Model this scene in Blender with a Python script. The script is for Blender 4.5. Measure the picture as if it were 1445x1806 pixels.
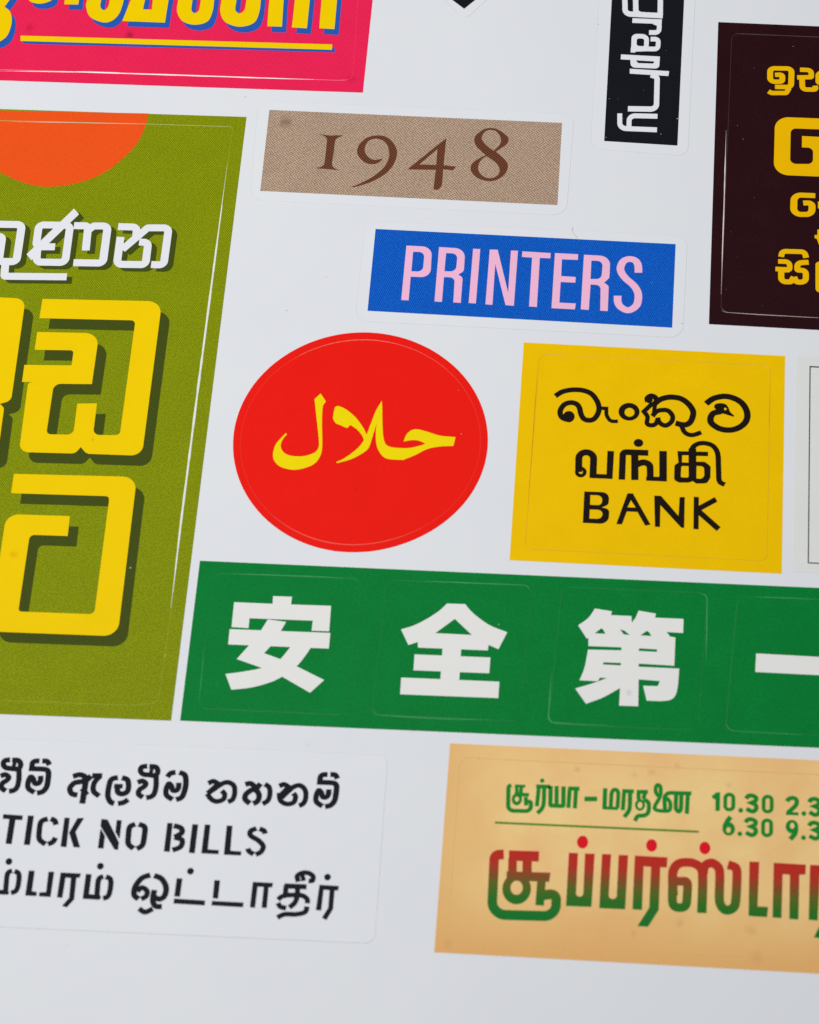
# A printed sheet of vinyl stickers seen close up at a slant, lit by one large soft lamp.
# All outlines below are laid out on the sheet itself, in hundredths of a millimetre
# (x to the right along the sheet, y up the sheet); the scene is built in real metres.
import bpy, bmesh, math, random
import numpy as np
from mathutils import Vector
from mathutils.geometry import delaunay_2d_cdt

random.seed(7)
scene = bpy.context.scene
for o in list(bpy.data.objects):
    bpy.data.objects.remove(o)
COL = scene.collection

# ------------------------------------------------------------------ camera
CAM_LOC = (0.026118, -0.182889, 0.329778)   # metres
CAM_ROT = (0.509353, 0.038051, 0.073841)
CAM_LENS = 107.6412

cam_data = bpy.data.cameras.new('camera')
cam = bpy.data.objects.new('camera', cam_data)
COL.objects.link(cam)
cam.location = CAM_LOC
cam.rotation_euler = CAM_ROT
cam_data.sensor_fit = 'AUTO'
cam_data.sensor_width = 36.0
cam_data.lens = CAM_LENS
cam_data.clip_start = 0.02
cam_data.clip_end = 20.0
cam_data.dof.use_dof = True
cam_data.dof.focus_distance = 0.4025
cam_data.dof.aperture_fstop = 46.0
scene.camera = cam

# ------------------------------------------------------------------ world, lamps, exposure
world = bpy.data.worlds.new('World')
scene.world = world
world.use_nodes = True
bg = world.node_tree.nodes['Background']
bg.inputs['Color'].default_value = (0.78, 0.88, 1.0, 1)
bg.inputs['Strength'].default_value = 0.12

def area(name, loc, target, size, power, color=(1, 1, 1)):
    d = bpy.data.lights.new(name, 'AREA')
    d.shape = 'RECTANGLE'
    d.size, d.size_y = size
    d.energy = power
    d.color = color
    o = bpy.data.objects.new(name, d)
    COL.objects.link(o)
    o.location = loc
    o.rotation_euler = (Vector(target) - Vector(loc)).to_track_quat('-Z', 'Y').to_euler()
    return o

area('softbox', (-0.085, 0.052, 0.43), (-0.065, 0.050, 0), (0.14, 0.12), 1.69, (1.0, 0.992, 0.978))

scene.view_settings.view_transform = 'Standard'
scene.view_settings.look = 'None'
scene.view_settings.exposure = 0.0
scene.view_settings.gamma = 1.0
scene.view_settings.use_curve_mapping = False
scene.cycles.use_denoising = False
scene.cycles.max_bounces = 6

# ------------------------------------------------------------------ sticker layout (0.01 mm on the sheet)
# 'x,y' corner   'x,y~' smooth point   'x,y^r' corner rounded by r

STICKERS = []
s = dict(name='pink_sticker', label='deep pink sticker with yellow blue-shadowed lettering over a yellow underline', panel=('pink', '-8033,6351 -8209,9136 -1086,9110 -1097,6375'), cuts=[('pink_cut', '-7905,6520 -3723,6564 -1466,6565 -1254,6580^118 -1292,7934 -1315,9021 -7985,8992', 0.1, 1), ('white_edge', '-6113,6512 -4879,6550 -3491,6555 -2339,6559 -1474,6564', 0.2, 0)], parts=[])
STICKERS.append(s)
s['parts'].append(('letter', 'yellow', 4, None, [('P', '-6315,7879 -6040,7945 -6034,7823 -6071,7726~ -6124,7604 -6045,7537~ -5998,7418~ -5990,7270~ -6022,7107~ -6106,7010~ -6188,6980')], ('letter_shadow', 'shadow_blue', [('P', '-6243,7787 -5969,7853 -5963,7731 -5999,7634~ -6052,7513 -5973,7446~ -5927,7327~ -5919,7179~ -5951,7017~ -6035,6920~ -6117,6889')], 3)))
s['parts'].append(('letter', 'yellow', 4, None, [('P', '-5856,7953 -5811,7751~ -5756,7699~ -5645,7679~ -5530,7717~ -5474,7785~ -5472,7970')], ('letter_shadow', 'shadow_blue', [('P', '-5784,7861 -5740,7659~ -5685,7607~ -5574,7588~ -5459,7625~ -5403,7693~ -5401,7878')], 3)))
s['parts'].append(('letter', 'yellow', 4, None, [('P', '-5314,7977 -5308,7683 -5113,7686 -5119,7985')], ('letter_shadow', 'shadow_blue', [('P', '-5243,7884 -5238,7591 -5043,7595 -5048,7893')], 3)))
s['parts'].append(('letter', 'yellow', 4, None, [('P', '-5013,7990 -5003,7772~ -5000,7651~ -4925,7484~ -4753,7400~ -4630,7421~ -4542,7535~ -4505,7713~ -4491,8012 -4679,8004 -4692,7786~ -4696,7677~ -4745,7605~ -4804,7659~ -4808,7781~ -4801,7999')], ('letter_shadow', 'shadow_blue', [('P', '-4942,7897 -4933,7681~ -4930,7559~ -4855,7392~ -4683,7309~ -4561,7330~ -4473,7444~ -4436,7621~ -4422,7920 -4609,7912 -4622,7694~ -4626,7586~ -4676,7513~ -4734,7568~ -4739,7689~ -4731,7907')], 3)))
s['parts'].append(('letter', 'yellow', 4, None, [('P', '-4368,8018 -4401,7799 -4476,7431 -3889,7429 -3883,7821 -3875,8039 -4102,8029 -4095,7644 -4216,7644 -4207,7807 -4199,8025')], ('letter_shadow', 'shadow_blue', [('P', '-4298,7925 -4331,7707 -4406,7340 -3820,7338 -3815,7729 -3806,7947 -4033,7937 -4026,7553 -4147,7553 -4137,7715 -4130,7933')], 3)))
s['parts'].append(('letter', 'yellow', 4, None, [('P', '-3754,8055 -3751,7827~ -3745,7628~ -3653,7468~ -3484,7411~ -3314,7472~ -3260,7644~ -3257,7848~ -3260,8076 -3441,8069 -3440,7840~ -3448,7664~ -3494,7611~ -3549,7654~ -3555,7835~ -3564,8063')], ('letter_shadow', 'shadow_blue', [('P', '-3684,7955 -3681,7727~ -3675,7529~ -3583,7370~ -3414,7313~ -3245,7373~ -3191,7545~ -3187,7749~ -3191,7977 -3371,7969 -3370,7741~ -3378,7565~ -3425,7512~ -3479,7555~ -3485,7736~ -3494,7963')], 3)))
s['parts'].append(('letter', 'yellow', 4, None, [('P', '-3165,8080 -3159,7853~ -3151,7640~ -3061,7472~ -2862,7404~ -2678,7477~ -2621,7655~ -2618,7876~ -2622,8104 -2819,8095 -2816,7867~ -2826,7697~ -2885,7632~ -2950,7691~ -2952,7862~ -2961,8089')], ('letter_shadow', 'shadow_blue', [('P', '-3096,7981 -3090,7753~ -3082,7541~ -2992,7373~ -2794,7306~ -2610,7379~ -2553,7556~ -2549,7777~ -2553,8004 -2750,7996 -2748,7768~ -2758,7598~ -2817,7533~ -2881,7592~ -2883,7762~ -2892,7989')], 3)))
s['parts'].append(('letter', 'yellow', 4, None, [('P', '-2502,8109 -2503,7881 -2488,7429 -2286,7430 -2307,7890 -2304,8004 -2141,8011 -2153,7896 -2150,7424 -1945,7417 -1949,7905 -1947,8019 -1784,8015 -1789,7912 -1777,7427 -1570,7419 -1577,7921 -1579,8149')], ('letter_shadow', 'shadow_blue', [('P', '-2434,8009 -2434,7782 -2420,7331 -2218,7332 -2239,7790 -2236,7904 -2073,7911 -2086,7797 -2083,7326 -1878,7318 -1881,7806 -1880,7919 -1717,7915 -1721,7813 -1710,7329 -1503,7321 -1510,7822 -1511,8049')], 3)))
s['parts'].append(('underline', 'yellow', 4, None, [('P', '-5834,7122 -1577,7161 -1573,7070 -5825,7031')], ('underline_shadow', 'shadow_blue', [('P', '-5795,7076 -1537,7115 -1533,7027 -5786,6986')], 3)))
s = dict(name='olive_sticker', label='large olive green sticker with orange disc and big yellow dark-shadowed letters', panel=('olive', '-7722,5871 -2617,5903 -2633,-2994 -7263,-3057'), cuts=[('olive_cut', '-7457,5667 -3913,5728 -2834,5735 -2783,5727^103 -2790,5425 -2801,3767 -2813,-333 -2799,-1702 -2808,-2393 -2816,-2771^103 -3153,-2820 -7073,-2872', 0.1, 1), ('white_edge', '-2793,5416 -2797,4620 -2801,3767 -2810,1673 -2813,-333 -2806,-1079 -2799,-1702 -2802,-2164', 0.26, 0), ('pale_edge', '-5919,5676 -5002,5704 -3919,5728 -3400,5731', 0.1, 0)], parts=[])
STICKERS.append(s)
s['parts'].append(('orange_disc', 'orange', 3, None, [('P', '-3936,5901 -3953,5720~ -4016,5447~ -4157,5201~ -4395,4928~ -4687,4753~ -5036,4659~ -5385,4677~ -5803,4855~ -6110,5120~ -6346,5436~ -6470,5844')], None))
s['parts'].append(('letter', 'white_ink', 5, None, [('S', '-5820,4021 -5395,4033^65 -5388,3449^65 -5738,3441', 106, 110), ('S', '-5793,3831 -5624,3836^49 -5617,3457', 99, 103), ('S', '-5533,3481 -5514,3217^20 -4699,3247', 102, 108)], ('letter_shadow', 'olive_shadow', [('S', '-5742,3969 -5318,3981^65 -5311,3397^65 -5661,3390', 106, 110), ('S', '-5716,3780 -5547,3784^49 -5541,3406', 99, 103), ('S', '-5456,3430 -5438,3166^20 -4623,3196', 102, 108)], 4)))
s['parts'].append(('letter', 'white_ink', 5, None, [('S', '-4703,4274 -5233,3527', 103, 132), ('S', '-4912,3706 -5143,3695^16 -5126,3457^65 -4749,3468^73 -4758,4052^65 -5169,4040^65 -5165,3739^49 -5091,3679', 102, 109)], ('letter_shadow', 'olive_shadow', [('S', '-4627,4221 -5156,3475', 103, 132), ('S', '-4836,3654 -5066,3643^16 -5050,3406^65 -4673,3416^73 -4682,4000^65 -5092,3988^65 -5089,3687^49 -5015,3628', 102, 109)], 4)))
s['parts'].append(('letter', 'white_ink', 5, None, [('S', '-4708,4050 -4519,4055^49 -4504,3668', 103, 110), ('S', '-4517,3984 -4446,4057^33 -4262,4065^65 -4256,3482^65 -4641,3471', 106, 109)], ('letter_shadow', 'olive_shadow', [('S', '-4632,3998 -4443,4003^49 -4428,3617', 102, 109), ('S', '-4441,3932 -4370,4005^33 -4186,4013^65 -4180,3431^65 -4565,3420', 106, 109)], 4)))
s['parts'].append(('letter', 'white_ink', 5, None, [('S', '-4125,4062 -3877,4066^65 -3869,3906', 102, 109), ('S', '-4028,3707 -3734,4061^33 -3459,4074^65 -3459,3491^65 -3623,3491', 102, 108), ('S', '-4073,3902 -4070,3473^65 -3696,3485^65 -3701,3833^65 -3820,3833', 102, 109)], ('letter_shadow', 'olive_shadow', [('S', '-4049,4010 -3801,4014^65 -3794,3854', 102, 109), ('S', '-3952,3655 -3658,4009^33 -3383,4022^65 -3384,3440^65 -3548,3440', 102, 108), ('S', '-3997,3850 -3995,3422^65 -3621,3434^65 -3625,3781^65 -3744,3781', 102, 109)], 4)))
s['parts'].append(('letter', 'yellow_big', 5, None, [('P', '-5791,2892 -5190,2886^138 -5166,1342^146 -5304,1291 -5241,1236^65 -5225,501^146 -5448,498')], ('letter_shadow', 'olive_shadow', [('P', '-5652,2736 -5053,2731^138 -5031,1193^146 -5168,1142 -5106,1087^65 -5091,355^146 -5314,352')], 4)))
s['parts'].append(('letter', 'yellow_big', 5, None, [('P', '-4970,2893 -3416,2931^179 -3408,626^146 -4109,619^98 -4193,713 -4252,615^98 -4964,600^122 -4985,1617^98 -4918,1632 -5065,1628 -5069,1884 -4463,1906 -4466,2133^41 -4967,2116 -4971,2386 -4169,2407^179 -4169,1641 -4655,1622^98 -4653,876^57 -4311,887^81 -4318,1345 -4068,1361 -4061,896^81 -3723,910^57 -3726,2624^57 -4970,2597')], ('letter_shadow', 'olive_shadow', [('P', '-4833,2738 -3283,2776^179 -3278,480^146 -3978,473^98 -4061,567 -4120,469^98 -4831,454^122 -4851,1467^98 -4783,1481 -4929,1478 -4933,1732 -4328,1755 -4331,1981^41 -4831,1963 -4835,2233 -4034,2253^179 -4036,1491 -4521,1472^98 -4520,729^57 -4179,739^81 -4185,1196 -3936,1212 -3930,749^81 -3592,762^57 -3593,2470^57 -4833,2442')], 4)))
s['parts'].append(('letter', 'yellow_big', 5, None, [('P', '-4984,283 -3435,320^179 -3409,-1909^179 -4991,-1929^163 -4999,-294^163 -4203,-281 -4195,-563 -4668,-570^65 -4665,-1638^41 -3730,-1625^65 -3744,26^49 -4981,5')], ('letter_shadow', 'olive_shadow', [('P', '-4851,138 -3306,175^179 -3283,-2046^179 -4862,-2066^163 -4868,-437^163 -4074,-423 -4066,-704 -4538,-712^65 -4536,-1776^41 -3604,-1763^65 -3615,-117^49 -4848,-139')], 4)))
s = dict(name='brown_sticker', label='tan brown sticker printed with the date 1948 in old-style numerals', body='-2485,6175^191 1740,6152^191 1714,4518^191 -2439,4564^191', panel=('tan', '-2324,6032 1586,5997 1592,4674 -2317,4715'), cuts=[], parts=[])
STICKERS.append(s)
s['parts'].append(('digit', 'brown_ink', 3, None, [('P', '-1615,5671 -1535,5654~ -1462,5650~ -1379,5659~ -1300,5660 -1365,5621~ -1398,5572~ -1404,5374~ -1408,5190~ -1373,5128~ -1294,5094 -1461,5105 -1628,5110 -1558,5136~ -1515,5181~ -1510,5369~ -1511,5567~ -1532,5621~')], None))
s['parts'].append(('digit', 'brown_ink', 3, None, [('P', '-740,5316 -792,5244~ -872,5211~ -967,5229~ -1045,5295~ -1095,5388~ -1087,5491~ -1038,5582~ -959,5650~ -857,5680~ -752,5672~ -664,5612~ -594,5513~ -565,5413~ -577,5285~ -620,5169~ -704,5052~ -821,4958~ -940,4890~ -1100,4827 -1114,4841 -1003,4905~ -856,5013~ -742,5138~ -688,5242~ -666,5370~ -692,5496~ -745,5583~ -821,5620~ -894,5621~ -964,5573~ -994,5495~ -990,5406~ -944,5332~ -889,5290~ -826,5286~')], None))
s['parts'].append(('digit', 'brown_ink', 3, None, [('P', '70,5680 63,5240 227,5224 196,5164^20 63,5173 62,4916~ 32,4865~ 3,4841~ -44,4846 -35,5161 -407,5149 -326,5245', '-37,5493 -35,5239 -258,5235')], None))
s['parts'].append(('digit', 'brown_ink', 3, None, [('P', '651,5870~ 736,5854~ 822,5794~ 889,5721~ 879,5625~ 796,5544~ 737,5491 814,5418~ 880,5345~ 910,5271~ 895,5169~ 843,5091~ 764,5031~ 683,5012~ 579,5029~ 482,5087~ 424,5185~ 438,5287~ 516,5366~ 606,5428 539,5494~ 472,5568~ 441,5655~ 452,5733~ 519,5812~ 584,5859~', '648,5838~ 717,5822~ 767,5760~ 793,5684~ 782,5607~ 710,5502 639,5556~ 573,5623~ 537,5698~ 558,5782~ 597,5826~', '622,5409 704,5350~ 781,5265~ 806,5190~ 785,5114~ 721,5067~ 649,5063~ 574,5104~ 528,5177~ 523,5265~ 558,5356~')], None))
s = dict(name='blue_sticker', label='blue rectangular sticker with pale pink capitals reading PRINTERS', body='-894,4304^176 3297,4273^176 3279,2708^176 -900,2758^176', panel=('blue', '-753,4186 3147,4135 3143,2853 -756,2917'), cuts=[], parts=[])
STICKERS.append(s)
s['parts'].append(('letter', 'pale_pink', 3, None, [('P', '-332,3945 3,3941^134 14,3465^145 -241,3466 -241,3101 -336,3103', '-238,3852 -90,3855^101 -90,3550^90 -238,3551')], None))
s['parts'].append(('letter', 'pale_pink', 3, None, [('P', '93,3942 434,3935^140 439,3583^67 369,3527 430,3492^67 431,3095 334,3099 328,3481^67 189,3481 188,3098 92,3102', '191,3853 340,3852^90 336,3574^78 188,3571')], None))
s['parts'].append(('letter', 'pale_pink', 3, None, [('P', '536,3937 629,3937 625,3097 532,3099')], None))
s['parts'].append(('letter', 'pale_pink', 3, None, [('P', '752,3936 855,3937 1028,3282 1026,3933 1118,3934 1113,3086 1006,3090 837,3715 838,3085 748,3090')], None))
s['parts'].append(('letter', 'pale_pink', 3, None, [('P', '1175,3928 1542,3918 1542,3835 1406,3837 1408,3081 1308,3084 1306,3835 1174,3841')], None))
s['parts'].append(('letter', 'pale_pink', 3, None, [('P', '1597,3921 1897,3917 1897,3829 1692,3828 1695,3570 1882,3564 1882,3477 1693,3478 1692,3162 1903,3159 1895,3069 1596,3072')], None))
s['parts'].append(('letter', 'pale_pink', 3, None, [('P', '1972,3913 2314,3907^140 2315,3570^76 2250,3495 2312,3449^64 2315,3063 2219,3066 2207,3455^64 2078,3459 2073,3069 1970,3073', '2072,3827 2220,3826^89 2213,3546^76 2074,3543')], None))
s['parts'].append(('letter', 'pale_pink', 3, None, [('S', '2684,3670 2675,3780~ 2636,3854~ 2559,3875~ 2485,3836~ 2450,3731~ 2476,3641~ 2540,3557~ 2618,3485~ 2677,3395~ 2697,3291~ 2674,3163~ 2577,3088~ 2482,3131~ 2439,3203~ 2431,3303', 98, 88)], None))
s = dict(name='black_point_sticker', label='black pointed sticker tip with white margin cut off by the top edge', body='-590,8554 178,7648^103 866,8537 811,9512 -659,9501', panel=('black', '-460,8372 165,7843 679,8421 617,9202 -502,9175'), cuts=[], parts=[])
STICKERS.append(s)
s = dict(name='black_text_sticker', label='upright black sticker with white sideways lettering ending in graphy', body='1981,9360^125 3294,9335^125 3259,5535^140 1983,5600^140', panel=('black', '2157,9267 3142,9229 3121,5698 2155,5727'), cuts=[], parts=[])
STICKERS.append(s)
s['parts'].append(('letter', 'white_ink', 3, None, [('S', '2327,8243 2347,7852^83 2856,7842', 72, 91), ('S', '2472,8249 2491,7883^57 2562,7846', 72, 91), ('S', '2810,8263 2821,7852', 72, 91), ('S', '2323,8344 2807,8348', 72, 91)], None))
s['parts'].append(('letter', 'white_ink', 3, None, [('S', '2449,7743 2846,7740', 63, 80), ('S', '2738,7730 2816,7697^45 2813,7554^57 2681,7550', 63, 80)], None))
s['parts'].append(('letter', 'white_ink', 3, None, [('P', '2448,7518^76 2684,7522^95 2684,7237^51 2452,7243^64', '2520,7443^32 2619,7444^32 2623,7315^19 2522,7316^38'), ('S', '2706,7440 2811,7441^45 2809,7276^51 2662,7272 2478,7256 2478,7203', 63, 79)], None))
s['parts'].append(('letter', 'white_ink', 3, None, [('P', '2320,7165 2841,7152 2837,6948^57 2457,6951^89 2448,7079 2318,7081', '2522,7074 2772,7067^15 2760,7030^28 2553,7029^25')], None))
s['parts'].append(('letter', 'white_ink', 3, None, [('P', '2447,6931 2972,6913 2965,6832 2448,6849'), ('S', '2730,6841 2816,6810^57 2824,6277^83 2447,6268', 71, 88)], None))
s['parts'].append(('letter', 'white_ink', 3, None, [('S', '2842,6162 2468,6156^83 2473,5964', 65, 80), ('S', '2843,5941 2352,5943^89 2342,6186', 65, 80)], None))
s = dict(name='maroon_sticker', label='dark maroon sticker with bright yellow rounded lettering at the right edge', panel=('maroon', '3605,7769 7339,7732 7119,2881 3607,2931'), cuts=[('maroon_cut', '7148,7552 4961,7576 3792,7585^88 3753,3125^103 5001,3096 7001,3071', 0.09, 1), ('bright_edge', '3754,5976 3754,5335 3755,4704 3753,4171 3752,3732 3750,3384', 0.14, 0), ('pale_edge', '3763,3143 3814,3119 4246,3106 5001,3096 5395,3094', 0.08, 0)], parts=[])
STICKERS.append(s)
s['parts'].append(('letter', 'amber_ink', 3, None, [('S', '4381,6916 4477,6924^31 4479,6807^37 4318,6800^61 4314,7023^61 4600,7031^61 4596,6723^55 4384,6718', 78, 73), ('S', '4298,6640 4342,6614^18 4535,6623^24 4571,6707', 70, 71)], None))
s['parts'].append(('letter', 'amber_ink', 3, None, [('S', '4711,7017 4861,7016^55 4862,6899^18 4675,6887', 73, 72), ('S', '4740,6878 4747,6691^55 4926,6696^37 4913,6761', 75, 72), ('S', '5036,6985 4955,6966^49 4956,6810^24 5037,6813', 75, 72)], None))
s['parts'].append(('letter', 'amber_ink', 3, None, [('P', '4392,6226^183 5215,6224 5216,6049 4601,6047^73 4600,5473^79 4898,5484^73 4898,5745^85 4751,5746 4751,5929 5131,5923^122 5129,5287^183 4388,5290^195')], None))
s['parts'].append(('letter', 'amber_ink', 3, None, [('S', '4933,4982 4659,4982^92 4656,4674^92 4891,4683^79 4895,4867^61 4779,4858', 90, 78)], None))
s['parts'].append(('letter', 'amber_ink', 3, None, [('P', '4968,4890 5053,4894 5054,4723 4993,4735 4993,4779 4969,4786')], None))
s['parts'].append(('letter', 'amber_ink', 3, None, [('P', '4966,4450 5056,4454 5059,4193 4986,4219 4961,4303 4931,4316 4930,4363 4966,4365')], None))
s['parts'].append(('letter', 'amber_ink', 3, None, [('S', '4505,4003 4519,4091^67 4804,4096^85 4826,4004', 75, 73), ('S', '4468,3931 4617,3935^61 4617,3812^18 4436,3813', 70, 70), ('S', '4510,3810 4512,3620^61 4637,3623^37 4672,3702', 79, 75), ('S', '4858,3938 4714,3920^73 4715,3809^18 4824,3809^61 4826,3630^67 4706,3624^37 4676,3702', 77, 76), ('S', '4545,3790 4614,3796', 60, 52)], None))
s['parts'].append(('letter', 'amber_ink', 3, None, [('P', '4946,3947^49 5060,3960 5064,3476 4951,3484^61')], None))
s = dict(name='red_round_sticker', label='red circular sticker with yellow Arabic lettering', panel=('red', '905,1047~ 896,807~ 851,577~ 775,363~ 673,170~ 550,1~ 413,-145~ 265,-268~ 109,-371~ -51,-454~ -216,-519~ -386,-566~ -560,-594~ -737,-603~ -918,-591~ -1100,-556~ -1282,-497~ -1462,-413~ -1636,-301~ -1800,-162~ -1949,5~ -2077,197~ -2179,412~ -2249,642~ -2285,882~ -2285,1124~ -2249,1358~ -2181,1579~ -2085,1781~ -1966,1961~ -1830,2117~ -1680,2250~ -1520,2361~ -1353,2449~ -1180,2516~ -1002,2562~ -820,2586~ -635,2589~ -449,2569~ -263,2527~ -78,2460~ 103,2369~ 277,2251~ 441,2107~ 589,1935~ 714,1738~ 812,1520~ 876,1287~'), cuts=[('red_cut', '813,1042~ 804,816~ 761,600~ 688,399~ 591,218~ 474,60~ 343,-75~ 204,-189~ 58,-284~ -93,-361~ -247,-421~ -406,-465~ -568,-492~ -734,-501~ -903,-491~ -1074,-460~ -1245,-406~ -1414,-328~ -1579,-225~ -1734,-95~ -1875,61~ -1996,242~ -2093,444~ -2159,661~ -2193,887~ -2191,1114~ -2156,1335~ -2090,1542~ -1998,1730~ -1885,1898~ -1756,2043~ -1615,2166~ -1464,2267~ -1308,2349~ -1146,2410~ -980,2453~ -811,2475~ -639,2478~ -466,2461~ -291,2423~ -118,2362~ 52,2279~ 217,2170~ 372,2036~ 512,1876~ 631,1692~ 724,1488~ 786,1268~', 0.08, 1), ('red_edge', '-1809,1988~ -1736,2063~ -1659,2131~ -1579,2192~ -1497,2248~ -1412,2297~ -1326,2340~ -1239,2378~ -1150,2409~ -1059,2435~ -968,2455~ -875,2469~ -782,2477~ -688,2480~ -593,2476~ -498,2466~ -403,2450~ -308,2427~ -213,2398~ -118,2362~', 0.11, 0), ('red_edge', '249,-151~ 174,-206~ 98,-255~ 21,-300~ -57,-340~ -137,-375~ -217,-406~ -299,-433~ -381,-455~ -465,-473~ -549,-486~ -635,-494~ -722,-497~ -809,-495~ -897,-487~ -986,-474~ -1075,-455~ -1164,-430~ -1254,-399~ -1342,-360~ -1430,-315~ -1516,-264~ -1600,-204~ -1681,-138~', 0.1, 0)], parts=[])
STICKERS.append(s)
s['parts'].append(('letter', 'halal_yellow', 3, None, [('P', '-1248,1650 -1172,1536 -1204,1458~ -1195,1230~ -1162,902~ -1169,758~ -1229,633~ -1355,555~ -1502,523~ -1657,559~ -1745,647~ -1767,748~ -1748,872~ -1687,978~ -1635,1048 -1618,1033 -1667,948~ -1681,855~ -1632,765~ -1530,723~ -1388,726~ -1268,773~ -1212,838~ -1207,941~ -1261,1247~ -1306,1494~ -1321,1562')], None))
s['parts'].append(('letter', 'halal_yellow', 3, None, [('P', '-1061,1289 -1059,1392~ -1044,1466~ -991,1473~ -878,1412~ -762,1304~ -662,1164~ -614,1064 -638,980 -681,1071~ -749,1149~ -834,1207 -871,1160 -967,1200~ -1023,1228~'), ('P', '-467,1583 -455,1496 -435,1269~ -408,1064~ -369,953~ -286,912~ -91,910~ 47,948~ 130,985 33,1025~ -64,1024~ -148,1001 -123,1099~ -66,1168~ 12,1189~ 139,1158~ 302,1111~ 497,1100 479,970 312,953~ 156,908~ 21,820~ -132,736 -326,741~ -420,807~ -483,937~ -507,1121~ -505,1255 -545,1036~ -577,891~ -650,805~ -784,713~ -956,647 -966,663 -857,733~ -710,884~ -633,1032~ -579,1241~ -531,1430~')], None))
s = dict(name='yellow_square_sticker', label='yellow square sticker with black hand lettering reading BANK', panel=('bank_yellow', '1270,2539 4579,2501 4582,-619 1272,-608'), cuts=[('yellow_cut', '1481,2380^103 4396,2348^103 4401,-457^103 1450,-441^103', 0.08, 1), ('dark_edge', '1466,2243 1461,1157 1454,-139', 0.06, 0), ('dark_edge', '4397,2289 4390,1390', 0.05, 0)], parts=[])
STICKERS.append(s)
s['parts'].append(('letter', 'warm_black', 3, None, [('S', '1711,1762 1799,1831~ 1930,1866~ 2064,1861~ 2164,1816~ 2232,1726~ 2267,1624~ 2256,1531~ 2211,1451~ 2146,1428~ 2083,1449~ 2044,1520~ 2023,1602~ 1985,1657~ 1913,1676~ 1830,1642~ 1784,1548~ 1804,1461~ 1872,1423', 70, 72), ('E', 1895, 1469, 74, 83), ('S', '2301,1613 2359,1613 2367,1516~ 2410,1444~ 2455,1429~ 2512,1434', 51, 53)], None))
s['parts'].append(('letter', 'warm_black', 3, None, [('R', 2645, 1579, 132, 130, 2651, 1571, 62, 64)], None))
s['parts'].append(('letter', 'warm_black', 3, None, [('S', '2874,1737 2864,1788~ 2910,1825~ 2965,1805~ 2981,1754~ 2949,1700', 67, 74), ('E', 2890, 1767, 45, 51), ('S', '2944,1694 3020,1772~ 3107,1811~ 3195,1820~ 3294,1799~ 3385,1728~ 3443,1628~ 3439,1536~ 3403,1454~ 3335,1422~ 3229,1443', 77, 79), ('S', '3306,1409 3338,1331~ 3388,1288~ 3457,1283~ 3555,1325', 63, 64), ('S', '2938,1528 2987,1599~ 3054,1625~ 3133,1618~ 3189,1546~ 3182,1466~ 3121,1405~ 3062,1414~ 3021,1457~ 3007,1514', 63, 67), ('S', '3010,1503 2983,1419~ 2925,1395~ 2875,1421~ 2877,1519~ 2830,1591 2933,1717', 59, 65), ('S', '2965,1707 2955,1534', 55, 65)], None))
s['parts'].append(('letter', 'warm_black', 3, None, [('S', '3602,1745 3696,1827~ 3833,1866~ 3961,1838~ 4061,1763~ 4118,1639~ 4105,1513~ 4019,1417~ 3903,1376~ 3776,1393~ 3676,1468~ 3666,1548~ 3702,1612~ 3789,1640', 83, 81), ('P', '3704,1704 3718,1745~ 3786,1764~ 3855,1747~ 3891,1685~ 3907,1640~ 3957,1591 3952,1571 3878,1593~ 3809,1610~ 3732,1585 3692,1606 3737,1657 3712,1685~', '3827,1680~ 3843,1700~ 3863,1681~ 3844,1662~')], None))
s['parts'].append(('letter', 'warm_black', 3, None, [('S', '2055,676 2046,963^92 2232,964^99 2236,609', 88, 88), ('R', 2082, 677, 73, 77, 2082, 677, 26, 27), ('P', '2195,661 2479,662 2479,597 2198,597'), ('P', '2398,998 2482,999 2479,597 2401,601')], None))
s['parts'].append(('letter', 'warm_black', 3, None, [('S', '2594,594 2591,991^43 2907,994', 82, 85), ('S', '2739,982 2755,597', 91, 106), ('S', '2764,817 2850,855~ 2925,822~ 2939,738~ 2943,621', 85, 88), ('P', '2894,655 3148,662 3151,596 2892,595'), ('P', '3041,1031 3136,1033 3151,596 3055,643'), ('E', 2779, 1132, 60, 58)], None))
s['parts'].append(('letter', 'warm_black', 3, None, [('P', '3265,1039 3647,1049 3648,985 3503,982 3505,899 3607,905^61 3684,845^61 3685,676^61 3644,597^46 3514,585 3469,618 3419,595 3303,589^46 3237,619^61 3236,838^46 3284,874', '3328,982 3412,986 3412,881 3328,880', '3321,829^23 3414,830 3416,666^23 3320,666^18', '3510,839 3601,835^38 3609,697^46 3570,657^15 3512,659'), ('S', '3440,1026 3455,1100~ 3512,1154~ 3600,1171~ 3703,1137~ 3764,1035~ 3780,849~ 3790,665~ 3810,616~ 3865,590', 68, 65), ('S', '3450,1086 3466,631', 97, 113)], None))
s['parts'].append(('letter', 'warm_black', 3, None, [('P', '2138,403 2446,407^145 2448,227^92 2365,189 2459,169^76 2456,-42^145 2140,-42', '2216,356 2368,356^69 2360,219^53 2218,218', '2218,151 2377,153^76 2375,27^69 2219,23')], None))
s['parts'].append(('letter', 'warm_black', 3, None, [('P', '2671,405 2739,406 2972,-24 2905,-40 2804,146 2674,147 2621,-38 2551,-37', '2718,308 2780,208 2679,206')], None))
s['parts'].append(('letter', 'warm_black', 3, None, [('P', '3001,389 3085,390 3308,119 3314,384 3378,389 3384,-51 3345,-44 3082,257 3088,-51 3025,-50')], None))
s['parts'].append(('letter', 'warm_black', 3, None, [('P', '3487,398 3551,398 3561,-59 3496,-58'), ('S', '3532,217 3763,376', 67, 74), ('S', '3554,193 3805,-42', 73, 77)], None))
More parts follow.
